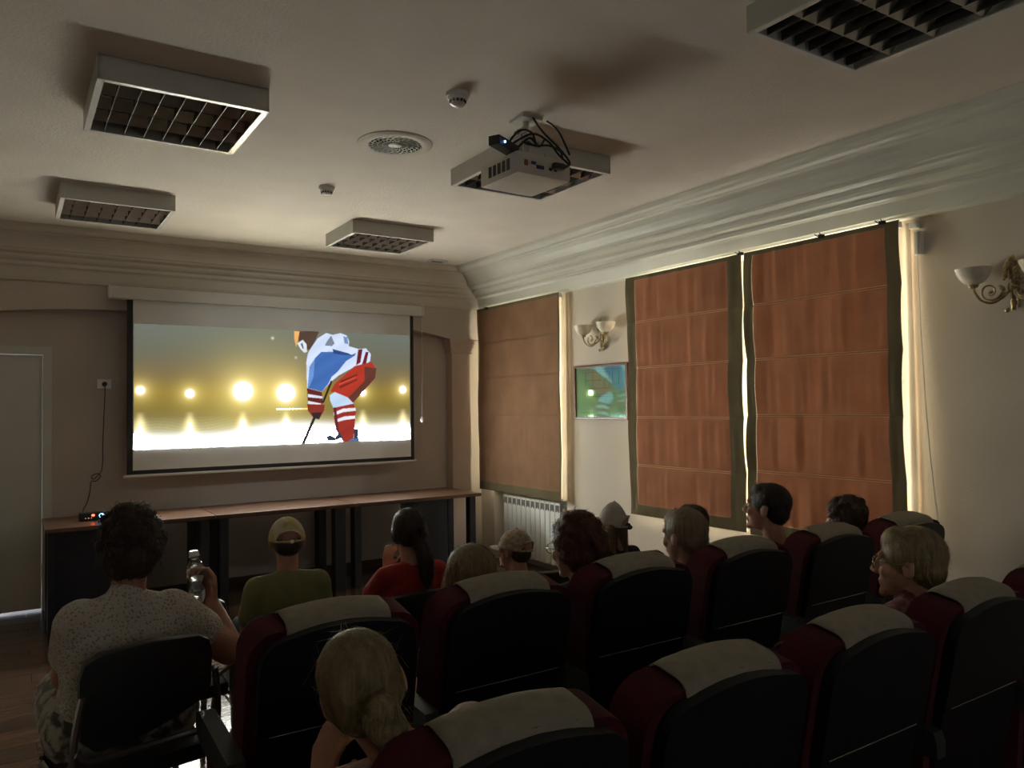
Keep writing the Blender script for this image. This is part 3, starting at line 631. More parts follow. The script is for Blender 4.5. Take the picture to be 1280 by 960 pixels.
# ------------------------------------------------------------ framed plan
fp = thing('framed_plan', 'dark framed green floor plan behind glass between two blinds', 'picture', (XW, 5.10, 1.45))
y0, y1, z0, z1 = -.355, .355, .0, .475; fr_m = wood('mahogany_frame', (.09, .025, .018), (.16, .045, .03), .35)
for nm_, lo, hi in (('frame_side', (-.022, y0, z0), (0, y0+.022, z1)), ('frame_side', (-.022, y1-.022, z0), (0, y1, z1)), ('frame_side', (-.022, y0+.0221, z0), (0, y1-.0221, z0+.022)), ('frame_side', (-.022, y0+.0221, z1-.022), (0, y1-.0221, z1))):
    ob(nm_, B().box(lo, hi, .003).me(), fr_m, fp)
ob('printed_sheet', B().box((-.009, y0+.02, z0+.02), (-.006, y1-.02, z1-.02)).me(), M('plan_paper', (.30, .58, .34), .7, var=.15, scale=3), fp)
ln = B()
def bar(ya, za, yb, zb, w_=.0022): ln.box((-.0104, min(ya, yb)-w_/2, min(za, zb)-w_/2), (-.0095, max(ya, yb)+w_/2, max(za, zb)+w_/2))
for (a_, c_, b2, d2) in ((-.2, .27, -.2, .41), (-.2, .41, .12, .41), (.12, .41, .12, .27), (.12, .27, -.2, .27), (-.1, .27, -.1, .41), (0, .33, 0, .41), (-.2, .34, 0, .34), (.06, .27, .06, .35), (.06, .35, .12, .35), (-.28, .43, .28, .43), (-.1, .2, .2, .2), (-.1, .22, .2, .22), (.16, .3, .16, .41), (.16, .3, .24, .3), (.24, .3, .24, .41)):
    bar(-a_, c_, -b2, d2)
for k in range(9): bar(.24-.03*k, .06, .24-.03*k+.018, .06, .004); bar(-.2, .12+.012*(k % 5), -.2+.12-.01*k, .12+.012*(k % 5), .0018)
ob('plan_lines', ln.me(), M('ink', (.03, .07, .05), .7), fp)
gm = M('picture_glass', (1, 1, 1), .02, var=0); nt = gm.node_tree; tr = nt.nodes.new('ShaderNodeBsdfTransparent'); gl = nt.nodes.new('ShaderNodeBsdfGlossy'); gl.inputs['Roughness'].default_value = .05; gl.inputs['Color'].default_value = (.6, 1, .85, 1)
mx = nt.nodes.new('ShaderNodeMixShader'); fz = nt.nodes.new('ShaderNodeFresnel'); fz.inputs[0].default_value = 1.9
ad_ = nt.nodes.new('ShaderNodeMath'); ad_.operation = 'MULTIPLY_ADD'; ad_.inputs[1].default_value = .35; ad_.inputs[2].default_value = .02; nt.links.new(fz.outputs[0], ad_.inputs[0]); nt.links.new(ad_.outputs[0], mx.inputs[0])
nt.links.new(tr.outputs[0], mx.inputs[1]); nt.links.new(gl.outputs[0], mx.inputs[2]); nt.links.new(mx.outputs[0], nt.nodes['Material Output'].inputs['Surface'])
ob('glass_pane', B().box((-.0165, y0+.02, z0+.02), (-.014, y1-.02, z1-.02)).me(), gm, fp)
# ------------------------------------------------------------ wall lamps
def sconce(yc, zc, label):
    r = thing('wall_lamp', label, 'wall lamp', (XW, yc, zc), 0, 'brass wall lamps')
    b = B(); random.seed(5)
    b.lathe([(.001, -.012), (.03, -.012), (.034, -.004), (.034, 0), (.001, 0)], (0, 0, 0), 16, 'X')
    for k in range(34):
        a = random.uniform(0, 2*PI); t = random.uniform(0, 1)
        zz = -.13+.27*t; ww = .035*math.sin(PI*min(1, .15+.8*t))+.008
        b.sphere((-.02-.02*random.random(), ww*math.cos(a), zz), (.007, .006+.008*random.random(), .012+.01*random.random()), 8, Matrix.Rotation(random.uniform(-1, 1), 3, 'X'))
    b.sphere((-.03, 0, .135), (.012, .02, .02), 10); b.sphere((-.03, .018, .12), (.008, .010, .018), 8); b.sphere((-.03, -.018, .12), (.008, .010, .018), 8)
    b.tube([(-.02, 0, -.12), (-.02, 0, .14)], [.012, .016], 8)
    ob('backplate', b.me(smooth=True), brass, r)
    for s in (-1, 1):
        c = B(); pts = []
        cx, cz = s*.085, -.02
        for k in range(30):
            a = PI*(-.15)-k*.0; 
        for k in range(40):
            t = k/39; ang = PI*1.0+t*PI*3.0; rad = .052*(1-t*.78)
            pts.append((-.055-.02*math.sin(t*PI), cx+s*(-rad*math.cos(ang))*-1, cz+rad*math.sin(ang)))
        c.tube(pts, [.0065-.0035*k/39 for k in range(40)], 7)
        c.tube(smoothcurve([(-.03, s*.01, -.02), (-.05, s*.03, -.05), (-.07, s*.075, -.078), (-.09, s*.12, -.062), (-.10, s*.145, -.02), (-.10, s*.15, .012)]), .0065, 8)
        c.lathe([(.006, 0), (.022, .008), (.026, .02), (.012, .022)], (-.10, s*.15, .0), 14)
        c.sphere((-.055, cx, cz), .010, 8)
        ob('arm', c.me(smooth=True), brass, r)
        gb = B().lathe([(.018, .0), (.045, .012), (.066, .034), (.078, .062), (.084, .085), (.081, .085), (.074, .062), (.062, .036), (.042, .016), (.002, .004), (.001, .0)], (-.10, s*.15, .02), 28)
        ob('glass_bowl', gb.me(smooth=True), frost, r)
sconce(5.06, 2.16, 'brass double wall lamp with frosted bowls above the framed plan')
sconce(1.845, 2.15, 'brass double wall lamp with frosted bowls at the right picture edge')
#@PART2
# ------------------------------------------------------------ cinema seats
def tilt_fn(ang, y0, z0, flip=1):
    c, s = math.cos(ang), math.sin(ang)
    return lambda v: (v[0], y0-(v[2])*s+v[1]*c, z0+v[2]*c+v[1]*s)
def rounded_outline(w, z0, z1, r, arch, n=7):
    """closed outline in x,z : flat bottom, round top corners, top edge arched up by arch"""
    pts = [(-w/2, z0), (w/2, z0), ]
    for k in range(n+1):
        a = PI/2*k/n; pts.append((w/2-r+r*math.cos(a), z1-r+r*math.sin(a)))
    for k in range(1, 10):
        x = (w/2-r)*(1-2*k/10); pts.append((x, z1+arch*(1-(x/(w/2-r))**2)))
    for k in range(n+1):
        a = PI/2+PI/2*k/n; pts.append((-w/2+r+r*math.cos(a), z1-r+r*math.sin(a)))
    return pts
TILT = math.radians(11)
tf = tilt_fn(TILT, .12, .42)          # seat local: y=.12,z=.42 is the hinge line; the back leans towards -y
def seat_proto():
    root = bpy.data.objects.new('cinema_seat', None); C.objects.link(root)
    W = .52; top = .555; TH = .115
    b = B().prism(rounded_outline(W, .0, top, .085, .020), TH, 'Y', 0).bevel(.03, 3, .7)
    ob('backrest', b.me(smooth=True, fn=tf), burg, root)
    b = B().prism(rounded_outline(W-.055, .27, top-.010, .078, .020), .03, 'Y', -.035).bevel(.012, 2, .7)
    ob('rear_shell', b.me(smooth=True, fn=tf), shell_m, root)
    b = B().prism(rounded_outline(W-.07, -.12, .262, .012, 0), .03, 'Y', -.028).bevel(.006, 1, .7)
    ob('lower_shell', b.me(smooth=True, fn=tf), shell_m, root)
    ob('shell_seam', B().tube([(-.20, -.034, .266), (.20, -.034, .266)], .0022, 6).me(fn=tf), chrome, root)
    # cloth cover draped over the top
    hw = .155; V = []; F = []; nx = 16
    def ztop(x): return top+.020*(1-(x/(W/2-.085))**2)
    path = [(TH+.006, -.16+.16*0, 0)]
    prof_ = []
    for k in range(8): prof_.append((TH+.007, -.20+.165*k/7))
    for k in range(7): an = PI/2*k/6; prof_.append((TH-.032+.039*math.cos(an), -.030+.039*math.sin(an)))
    for k in range(7): an = PI/2+PI/2*k/6; prof_.append((.032+.039*math.cos(an), -.030+.039*math.sin(an)))
    m_ = len(prof_)
    for i in range(nx+1):
        x = -hw+2*hw*i/nx
        for (yy, dz) in prof_:
            wv = .0022*noise.noise(Vector((x*30, yy*25, dz*30)))
            V.append(tf((x*(1+.05*min(0, dz+.02)/-.2*0), yy+wv, ztop(x)+dz+.002)))
    for i in range(nx):
        for j in range(m_-1): a = i*m_+j; F.append((a, a+1, a+m_+1, a+m_))
    ob('head_cover', mesh_from('cover', V, F, True), cover_m, root)
    md_ = bpy.data.objects['head_cover'].modifiers.new('t', 'SOLIDIFY'); md_.thickness = .004; md_.offset = 1
    b = B().box((-.235, .14, .33), (.235, .54, .45), .035)
    ob('seat_cushion', b.me(smooth=True), burg, root)
    b = B().box((-.22, .16, .29), (.22, .56, .335), .01)
    ob('seat_pan', b.me(smooth=True), shell_m, root)
    for s in (-1,):
        x = s*.285
        b = B().prism([(.02, .60), (.03, .632), (.40, .652), (.445, .64), (.45, .60), (.43, .575), (.36, .56), (.02, .56)], .048, 'X', x-.024).bevel(.01, 2, .5)
        ob('armrest', b.me(smooth=True), arm_m, root)
        b = B().prism([(.06, .60), (.34, .60), (.30, .34), (.26, .02), (.10, .02), (.08, .34)], .034, 'X', x-.017).bevel(.006, 1, .5)
        ob('side_panel', b.me(smooth=True), M('side_panel_red', (.10, .010, .016), .8, var=.2), root)
        ob('foot', B().box((x-.03, .04, 0), (x+.03, .36, .02), .004).me(), black_m, root)
    return root
seat0 = seat_proto(); index_kids(seat0)
ROW_A, ROW_B = 2.125, 1.175            # y of the top of the backs
SEATS = [
 (.80, ROW_A, 'empty maroon cinema seat behind the yellow cap boy, first of the farther row'),
 (1.385, ROW_A, 'maroon cinema seat holding the fair haired child, left of the auburn haired woman'),
 (1.975, ROW_A, 'maroon cinema seat holding the auburn haired woman with glasses'),
 (2.58, ROW_A, 'maroon cinema seat holding the grey blond person with short hair'),
 (3.19, ROW_A, 'maroon cinema seat holding the dark haired boy seen in profile'),
 (3.81, ROW_A, 'maroon cinema seat nearest the right wall in the farther row'),
 (.80, ROW_B, 'nearest maroon cinema seat, holding the blonde woman with a bun'),
 (1.365, ROW_B, 'empty maroon cinema seat just right of the blonde woman with a bun'),
 (1.93, ROW_B, 'empty maroon cinema seat just left of the blonde profile woman'),
 (2.515, ROW_B, 'maroon cinema seat holding the blonde woman in glasses seen in profile'),
 (3.10, ROW_B, 'maroon cinema seat cut off at the right edge of the picture'),
]
for i, (x, y, lb) in enumerate(SEATS):
    s = seat0 if i == 0 else copy_tree(seat0)
    s.location = (x, y-.0+.0, 0); s['label'] = lb; s['category'] = 'cinema seat'; s['group'] = 'maroon cinema seats in two rows'
# ------------------------------------------------------------ conference chairs
def chair_proto():
    root = bpy.data.objects.new('conference_chair', None); C.objects.link(root)
    t2 = tilt_fn(math.radians(9), -.20, .46)
    pts = [(-.22, .115), (-.17, .075), (-.05, .085), (.10, .12), (.20, .155), (.232, .19), (.23, .30), (.215, .345), (.17, .37), (0, .385), (-.17, .37), (-.215, .345), (-.23, .30)]
    def curve(v):
        p = t2((v[0], v[1]+.35*v[0]*v[0]-.0, v[2])); return p
    b = B().prism(pts, .035, 'Y', 0)
    bmesh.ops.subdivide_edges(b.bm, edges=[e for e in b.bm.edges if abs((e.verts[0].co-e.verts[1].co).x) > .1], cuts=4)
    b.bevel(.010, 2, .7)
    ob('backrest', b.me(smooth=True, fn=curve), black_pl, root)
    ob('seat_pad', B().box((-.24, -.20, .42), (.24, .23, .475), .02).me(smooth=True), M('black_fabric', (.015, .015, .017), .9, var=.3, bump=.4, bscale=300), root)
    fr = B()
    for s in (-1, 1):
        fr2 = B().tube(smoothcurve([(s*.262, -.27, .0), (s*.258, -.235, .25), (s*.25, -.215, .44), (s*.245, -.235, .60), (s*.225, -.255, .72)], 5), .0135, 8)
        ob('rear_leg', fr2.me(smooth=True), chrome, root)
        ob('front_leg', B().tube(smoothcurve([(s*.262, .26, 0), (s*.257, .22, .25), (s*.25, .17, .44)], 5), .0135, 8).me(smooth=True), chrome, root)
        ob('side_rail', B().tube([(s*.25, -.215, .425), (s*.25, .18, .425)], .012, 8).me(), chrome, root)
    ob('back_bracket', B().tube([(-.245, -.235, .56), (-.2, -.215, .52), (.2, -.215, .52), (.245, -.235, .56)], .011, 8).me(smooth=True), chrome, root)
    return root
ch0 = chair_proto(); index_kids(ch0)
CH = [(.335, 2.85, 10, 'black conference chair under the woman with the water bottle'),
      (.93, 3.16, 6, 'empty black conference chair between the bottle woman and the yellow cap boy'),
      (1.02, 3.40, 0, 'black conference chair under the boy in the yellow cap'),
      (1.60, 3.36, -2, 'black conference chair under the girl in the red top'),
      (2.19, 3.36, 0, 'black conference chair under the child in the mottled beige cap'),
      (2.92, 3.46, 2, 'black conference chair under the child in the pale pointed cap'),
      (3.44, 3.26, 0, 'black conference chair under the dark haired child by the middle blind')]
KIDCH = 1
CH[1] = (.50, 3.46, 4, CH[1][3])
for i, (x, y, a, lb) in enumerate(CH):
    s = ch0 if i == 0 else copy_tree(ch0)
    s.location = (x, y, 0); s.rotation_euler = (0, 0, math.radians(a)); s['label'] = lb; s['category'] = 'chair'; s['group'] = 'black conference chairs'
    s.scale = (.86, .90, 1.03) if i == 0 else (1, 1, 1.0 if i == 1 else .90)

# ------------------------------------------------------------ people
tmp = bpy.data.scenes.new('scratch')
def caps(V, F, a, b, ra, rb, n=14, m=5):
    a = np.array(a, float); b = np.array(b, float); d = b-a; L = np.linalg.norm(d)
    t = d/L if L > 1e-6 else np.array([0, 0, 1.]); h = np.array([0, 0, 1.]) if abs(t[2]) < .9 else np.array([1., 0, 0])
    x = np.cross(t, h); x /= np.linalg.norm(x); y = np.cross(t, x); rings = []
    for k in range(1, m+1): an = -PI/2+PI/2*k/m; rings.append((a+t*ra*math.sin(an), ra*math.cos(an)))
    for k in range(0, m): an = PI/2*k/m; rings.append((b+t*rb*math.sin(an), rb*math.cos(an)))
    i0 = len(V); V.append(a-t*ra)
    for c, r in rings:
        for k in range(n): V.append(c+r*(x*math.cos(2*PI*k/n)+y*math.sin(2*PI*k/n)))
    V.append(b+t*rb); last = len(V)-1
    for k in range(n):
        F.append((i0, i0+1+(k+1) % n, i0+1+k)); q = last-n; F.append((last, q+k, q+(k+1) % n))
    for r in range(len(rings)-1):
        for k in range(n):
            p = i0+1+r*n; F.append((p+k, p+(k+1) % n, p+n+(k+1) % n, p+n+k))
def ell(V, F, c, r, Rm=None, n=16, m=10):
    c = np.array(c, float); i0 = len(V); R3 = np.eye(3) if Rm is None else Rm
    pts = [np.array([0, 0, -1.])]
    for j in range(1, m):
        an = -PI/2+PI*j/m
        for k in range(n): pts.append(np.array([math.cos(an)*math.cos(2*PI*k/n), math.cos(an)*math.sin(2*PI*k/n), math.sin(an)]))
    pts.append(np.array([0, 0, 1.]))
    for p in pts: V.append(c+R3 @ (p*np.array(r)))
    for k in range(n):
        F.append((i0, i0+1+(k+1) % n, i0+1+k)); q = i0+1+(m-2)*n; F.append((i0+len(pts)-1, q+k, q+(k+1) % n))
    for r_ in range(m-2):
        for k in range(n):
            p = i0+1+r_*n; F.append((p+k, p+(k+1) % n, p+n+(k+1) % n, p+n+k))
class Blob:
    def __init__(s, Mx=None): s.V = []; s.F = []; s.M = Mx; s.s = 1.
    def P(s, p): return np.array(s.M @ Vector(p)) if s.M is not None else np.array(p, float)
    def cap(s, a, b, ra, rb=None):
        caps(s.V, s.F, s.P(a), s.P(b), ra*s.s, (ra if rb is None else rb)*s.s); return s
    def ell(s, c, r, rot=None):
        R3 = np.array(s.M.to_3x3().normalized()) if s.M is not None else np.eye(3)
        if rot is not None: R3 = R3 @ np.array(rot)
        ell(s.V, s.F, s.P(c), np.array(r)*s.s, R3); return s
    def remesh(s, vox, sm=2, name='body'):
        me = bpy.data.meshes.new('raw'); me.from_pydata([tuple(v) for v in s.V], [], s.F); me.update()
        o = bpy.data.objects.new('raw', me); tmp.collection.objects.link(o)
        r = o.modifiers.new('r', 'REMESH'); r.mode = 'VOXEL'; r.voxel_size = vox; r.use_smooth_shade = True
        if sm: q = o.modifiers.new('s', 'SMOOTH'); q.iterations = sm; q.factor = .5
        tmp.view_layers[0].update(); dg = tmp.view_layers[0].depsgraph
        out = bpy.data.meshes.new_from_object(o.evaluated_get(dg)); out.name = name
        out.materials.clear()
        bpy.data.objects.remove(o); bpy.data.meshes.remove(me); 
        out.polygons.foreach_set('use_smooth', [True]*len(out.polygons))
        return out
def V3(*a): return Vector(a)
def hand(bl, wrist, d, nrm, sc_, curl=.5, spread=.12, thumb=1):
    """five separate fingers rooted in a palm; d = finger direction, nrm = back of the hand"""
    d = Vector(d).normalized(); nrm = (Vector(nrm)-d*Vector(nrm).dot(d)).normalized(); side = d.cross(nrm)
    w = Vector(wrist)
    for k in range(4):
        o = (k-1.5)*.019*sc_
        bl.cap(w+side*o*.55, w+side*o+d*.072*sc_, .013*sc_, .0115*sc_)
        p = w+side*o+d*.080*sc_; L = (.040, .044, .041, .032)[k]*sc_
        dd = (d+side*(k-1.5)*spread).normalized(); ang = 0
        for q, (f, r) in enumerate(((1, .0088), (.68, .008), (.5, .0072))):
            ang += curl*(.9 if q else .7); e = dd*math.cos(ang)-nrm*math.sin(ang); p2 = p+e*L*f
            bl.cap(p, p2, r*sc_, (r-.0006)*sc_); p = p2
    p = w+side*(-.022*thumb)*sc_+d*.022*sc_; e = (d*.55-side*thumb*.75-nrm*.35).normalized(); p2 = p+e*.04*sc_
    bl.cap(p, p2, .0115*sc_, .0098*sc_); e2 = (d*.8-side*thumb*.25-nrm*(.2+.5*curl)).normalized(); bl.cap(p2, p2+e2*.032*sc_, .0095*sc_, .008*sc_)
def headM(c, yaw_, pitch_, roll_, s):
    return Matrix.Translation(Vector(c)) @ Matrix.Rotation(math.radians(yaw_), 4, 'Z') @ Matrix.Rotation(math.radians(roll_), 4, 'Y') @ Matrix.Rotation(math.radians(pitch_), 4, 'X') @ Matrix.Scale(s, 4)
def face(bl):
    bl.ell((0, -.014, .032), (.074, .092, .080)).ell((0, .028, -.030), (.058, .058, .070)).ell((0, .030, -.070), (.046, .050, .034))
    bl.ell((0, .074, -.092), (.021, .016, .017)).cap((0, .084, .018), (0, .104, -.020), .008, .0115).ell((.010, .097, -.027), (.009, .009, .007)).ell((-.010, .097, -.027), (.009, .009, .007))
    bl.cap((-.032, .077, .031), (.032, .077, .031), .0115).ell((.036, .064, -.018), (.022, .018, .022)).ell((-.036, .064, -.018), (.022, .018, .022))
    bl.cap((-.017, .082, -.052), (.017, .082, -.052), .0075).cap((-.014, .080, -.063), (.014, .080, -.063), .008)
    for s in (-1, 1):
        bl.ell((s*.077, -.008, -.004), (.008, .020, .031), Matrix.Rotation(s*.3, 3, 'Z')).ell((s*.080, -.016, .012), (.006, .012, .014))
def strands(hm, count, length, flow, col_mat, root, seed, lift=.002, width=.0011, fly=.06, inv=None, M4=None, zmin=None, name='loose_hair'):
    rnd = random.Random(seed); bm = bmesh.new(); bm.from_mesh(hm); bvh = BVHTree.FromBMesh(bm)
    fs = bm.faces; fs.ensure_lookup_table(); n = len(fs); V = []; F = []
    Mi = M4.inverted(); N3 = M4.to_3x3().normalized()
    for i in range(count):
        f = fs[rnd.randrange(n)]; p = f.calc_center_median(); nn = f.normal.copy()
        isfly = rnd.random() < fly; pts = []
        L = length*(.6+.8*rnd.random()); st = L/6; h = lift*(.3+1.2*rnd.random()); jit = Vector((rnd.uniform(-1, 1), rnd.uniform(-1, 1), rnd.uniform(-1, 1)))*.22
        cur = p.copy()
        for k in range(7):
            lp = Mi @ cur; fd = N3 @ (Vector(flow(lp))+jit)
            fd = fd-nn*fd.dot(nn)
            if fd.length < 1e-5: break
            fd.normalize()
            pts.append(cur+nn*(h*(1+k*.2)+(k*k*.00055*rnd.uniform(.5, 1.5) if isfly else 0)))
            q = bvh.find_nearest(cur+fd*st)
            if q[0] is None: break
            cur, nn = q[0].copy(), q[1].copy()
        if len(pts) < 3: continue
        i0 = len(V); m_ = len(pts)
        for k in range(m_):
            t = (pts[min(k+1, m_-1)]-pts[max(k-1, 0)]).normalized(); sd = t.cross(nn); 
            if sd.length < 1e-4: sd = Vector((1, 0, 0))
            sd.normalize(); wv = width*(1-.7*k/m_)
            V.append(pts[k]-sd*wv); V.append(pts[k]+sd*wv)
        for k in range(m_-1): a = i0+2*k; F.append((a, a+1, a+3, a+2))
    bm.free(); me = mesh_from(name, V, F, False); o = ob(name, me, col_mat, root); o['kind'] = 'stuff'; return o
def hair_mat(name, c, var=.35):
    mt = M(name, c, .48, var=var, scale=55, bump=.5, bscale=150, spec=.5)
    nt = mt.node_tree
    for nd in nt.nodes:
        if nd.type == 'TEX_NOISE':
            mp = nt.nodes.new('ShaderNodeMapping'); mp.inputs['Scale'].default_value = (1.6, 1.0, .12)
            lk = nd.inputs['Vector'].links[0].from_socket; nt.links.new(lk, mp.inputs[0]); nt.links.new(mp.outputs[0], nd.inputs['Vector'])
    return mt
H_GREYBLOND = hair_mat('hair_grey_blond', (.26, .20, .13)); H_DARK = hair_mat('hair_dark', (.022, .014, .010)); H_BROWN = hair_mat('hair_brown', (.075, .045, .028))
H_LIGHT = hair_mat('hair_light_brown', (.24, .17, .09)); H_BLONDE = hair_mat('hair_blonde', (.29, .22, .115)); H_AUBURN = hair_mat('hair_auburn', (.11, .042, .020)); H_DKBROWN = hair_mat('hair_dark_brown', (.05, .032, .022))
def patterned(name, c0, c1, scale, kind='voronoi', bump=.4, thr=.5):
    mt = M(name, c0, .9, var=.05); nt = mt.node_tree; n = nt.nodes; l = nt.links; b = n['Principled BSDF']
    tc = n.new('ShaderNodeTexCoord')
    if kind == 'voronoi':
        t = n.new('ShaderNodeTexVoronoi'); t.inputs['Scale'].default_value = scale; out = t.outputs['Distance']
    else:
        t = n.new('ShaderNodeTexNoise'); t.inputs['Scale'].default_value = scale; t.inputs['Detail'].default_value = 2; out = t.outputs['Fac']
    l.new(tc.outputs['Object'], t.inputs['Vector']); cr = n.new('ShaderNodeValToRGB'); cr.color_ramp.elements[0].position = thr-.06; cr.color_ramp.elements[1].position = thr+.06
    cr.color_ramp.elements[0].color = (*c0, 1); cr.color_ramp.elements[1].color = (*c1, 1)
    l.new(out, cr.inputs[0]); l.new(cr.outputs[0], b.inputs['Base Color'])
    bp = n.new('ShaderNodeBump'); bp.inputs['Strength'].default_value = bump; bp.inputs['Distance'].default_value = .006; l.new(out, bp.inputs['Height']); l.new(bp.outputs[0], b.inputs['Normal'])
    b.inputs['Sheen Weight'].default_value = .3
    return mt
def person(label, hip, nb, head, ang=(0, 0, 0), hs=1., bs=1., g=1., skin=skin_m, hair=H_BROWN, style='short', shirt=None, sleeve=.55, trousers=denim, arms=None, kneedir=0, knee=None, vox=.0062, glasses=False, shz=-.055, shw=.165, seed=1, sh=None, skirt=None, legs_bare=False, armg=1.0):
    root = thing('person', label, 'person', (hip[0], hip[1], 0))
    def prt(name, me, mat, par=None):
        o = ob(name, me, mat, root); o.location = (-hip[0], -hip[1], 0); return o
    hip = Vector(hip); nb = Vector(nb); Hm = headM(head, *ang, hs)
    fwd = Matrix.Rotation(math.radians(kneedir), 3, 'Z') @ Vector((0, 1, 0)); rgt = Vector((fwd.y, -fwd.x, 0))
    tx = (nb-hip)
    S = sh or (nb-rgt*shw*bs+Vector((0, 0, shz*bs)), nb+rgt*shw*bs+Vector((0, 0, shz*bs)))
    S = [Vector(q) for q in S]
    axis = (S[1]-S[0]).normalized()
    bodyb = Blob(); torso = Blob()
    def mk_torso(bl, e):
        c1 = hip+tx*.30; c2 = hip+tx*.66; w_ = bs*g
        for s in (-1, 1):
            bl.cap(hip+rgt*s*.075*w_, c1+rgt*s*.06*w_, .105*w_+e, .098*w_+e)
            bl.cap(c1+rgt*s*.06*w_, c2+axis*s*.07*w_, .098*w_+e, .095*w_+e)
            bl.cap(c2+axis*s*.07*w_, S[(s+1)//2]*.62+nb*.38+Vector((0, 0, -.025*bs)), .095*w_+e, .055*bs+e)
            bl.cap(S[(s+1)//2], nb+Vector((0, 0, -.02*bs)), .050*bs*g**.5+e, .040*bs+e)
        bl.cap(c2, nb+Vector((0, 0, -.05*bs)), .10*bs+e, .055*bs+e)
        if e: bl.cap(nb+Vector((0, 0, -.05*bs)), nb+Vector((0, .004, .004*bs)), .060*bs+e, .052*bs+e*.5)
    mk_torso(bodyb, 0)
    bodyb.cap(nb+Vector((0, 0, -.03)), Hm @ Vector((0, -.022, -.045)), .052*hs, .050*hs)
    fb = Blob(Hm); fb.s = hs; face(fb)
    off = len(bodyb.V); bodyb.V += fb.V; bodyb.F += [tuple(i+off for i in f) for f in fb.F]
    sl = Blob(); mk_torso(sl, .010)
    A = arms or {}
    for i, s in ((0, -1), (1, 1)):
        a = A.get('LR'[i]) or {}
        shp = S[i]
        el = Vector(a.get('elbow', shp+rgt*s*.05*bs+Vector((0, 0, -.25*bs))+fwd*.02)); wr = Vector(a.get('wrist', hip+rgt*s*.10*bs+fwd*.26*bs+Vector((0, 0, .10*bs))))
        rr = bs*g**.7*armg
        bodyb.cap(shp, el, .044*rr, .037*rr); bodyb.cap(el, wr, .036*rr, .026*bs)
        hd = a.get('hd', (wr-el).normalized()); hand(bodyb, wr+Vector(hd).normalized()*.01, hd, a.get('nrm', (0, 0, 1)), bs, a.get('curl', .45), thumb=a.get('thumb', s))
        se = shp+(el-shp)*sleeve; sl.cap(shp, se, .050*rr+.012, (.050-.010*sleeve)*rr+.013)
        if sleeve > 1: sl.cap(el, el+(wr-el)*(sleeve-1), .045*rr+.010, .032*rr+.010)
    tr = Blob()
    for s in (-1, 1):
        h_ = hip+rgt*s*.085*bs*g; kn = Vector(knee[(s+1)//2]) if knee else h_+fwd*.40*bs+rgt*s*.03+Vector((0, 0, .02)); an = kn+fwd*.03; an.z = .085
        if kn.z-an.z > .42*bs: an.z = kn.z-.42*bs if False else .085
        bodyb.cap(h_, kn, .080*bs*g, .052*bs*g**.5); bodyb.cap(kn, an, .050*bs*g**.5, .034*bs)
        bodyb.cap(an+Vector((0, 0, -.04)), an+fwd*.14*bs+Vector((0, 0, -.055)), .030*bs, .026*bs)
        tr.cap(h_, kn, .080*bs*g+.012, .056*bs*g**.5+.012)
        if not legs_bare: tr.cap(kn, an+Vector((0, 0, .03)), .056*bs*g**.5+.012, .042*bs+.012)
    tr.cap(hip-rgt*.06*bs*g, hip+rgt*.06*bs*g, .112*bs*g+.006)
    if skirt: 
        for s in (-1, 1): tr.cap(hip+rgt*s*.10*g*bs+Vector((0, 0, -.01)), hip+rgt*s*.11*g*bs+fwd*.3+Vector((0, 0, -.0)), .11*bs*g, .10*bs*g)
    prt('body', bodyb.remesh(vox, 2), skin)
    prt('top', sl.remesh(.009, 3, 'top'), shirt)
    prt('trousers' if not skirt else 'skirt', tr.remesh(.011, 3), trousers if not skirt else skirt)
    for s in (-1, 1):
        h_ = hip+rgt*s*.085*bs*g; kn = Vector(knee[(s+1)//2]) if knee else h_+fwd*.40*bs+rgt*s*.03; an = kn+fwd*.03
        sb = Blob(); sb.cap((an.x, an.y, .045), np.array((an.x, an.y, .037))+np.array(fwd)*.15*bs, .040*bs, .034*bs); prt('shoe', sb.remesh(.009, 1), shoe_m)
    for s in (-1, 1):
        eb = B().sphere(Hm @ Vector((s*.030, .072, .006)), .0125*hs, 12); prt('eye', eb.me(smooth=True), eye_m)
        ib = B().sphere(Hm @ Vector((s*.0305, .0765, .006)), .0085*hs, 10); prt('iris', ib.me(smooth=True), iris_m)
    # ---- hair
    hb = Blob(Hm); hb.s = hs; cnt = 1500; L = .06; fly = .05; wd = .0011; lift = .002
    flow = lambda p: (p.x*.6, -1.0 if p.z > .06 else -.35, -.9 if p.y < .03 else -.5)
    if style in ('short', 'crop'):
        e = .006 if style == 'crop' else .010
        hb.ell((0, -.020, .040), (.075+e, .090+e, .080+e)).ell((0, -.052, -.008), (.062+e, .050+e, .055+e)).ell((0, .028, .078), (.052+e, .052, .036+e))
        L = .035; cnt = 1500
    elif style == 'undercap':
        hb.ell((0, -.034, .020), (.071, .066, .050)).ell((0, -.048, -.012), (.066, .052, .052)); L = .03; cnt = 500; fly = .02
    elif style == 'bowl':
        hb.ell((0, -.020, .040), (.090, .102, .092)).ell((0, -.055, -.010), (.080, .056, .066)).ell((0, .030, .076), (.060, .055, .044)); 
        for s in (-1, 1): hb.ell((s*.066, .0, .01), (.022, .045, .055))
        L = .07; fly = .14; cnt = 2000
    elif style == 'bob':
        hb.ell((0, -.018, .040), (.092, .106, .094)).ell((0, -.05, -.02), (.088, .066, .085)).ell((0, .030, .075), (.062, .056, .044))
        for s in (-1, 1): hb.cap((s*.068, -.01, .02), (s*.082, -.03, -.11), .032, .030)
        hb.cap((-.05, -.06, -.04), (-.06, -.075, -.13), .035, .025).cap((.05, -.06, -.04), (.06, -.075, -.13), .035, .025).cap((0, -.07, -.03), (0, -.085, -.13), .035, .03)
        L = .10; fly = .16; cnt = 2400
    elif style in ('fluffy', 'curly'):
        rn = random.Random(seed)
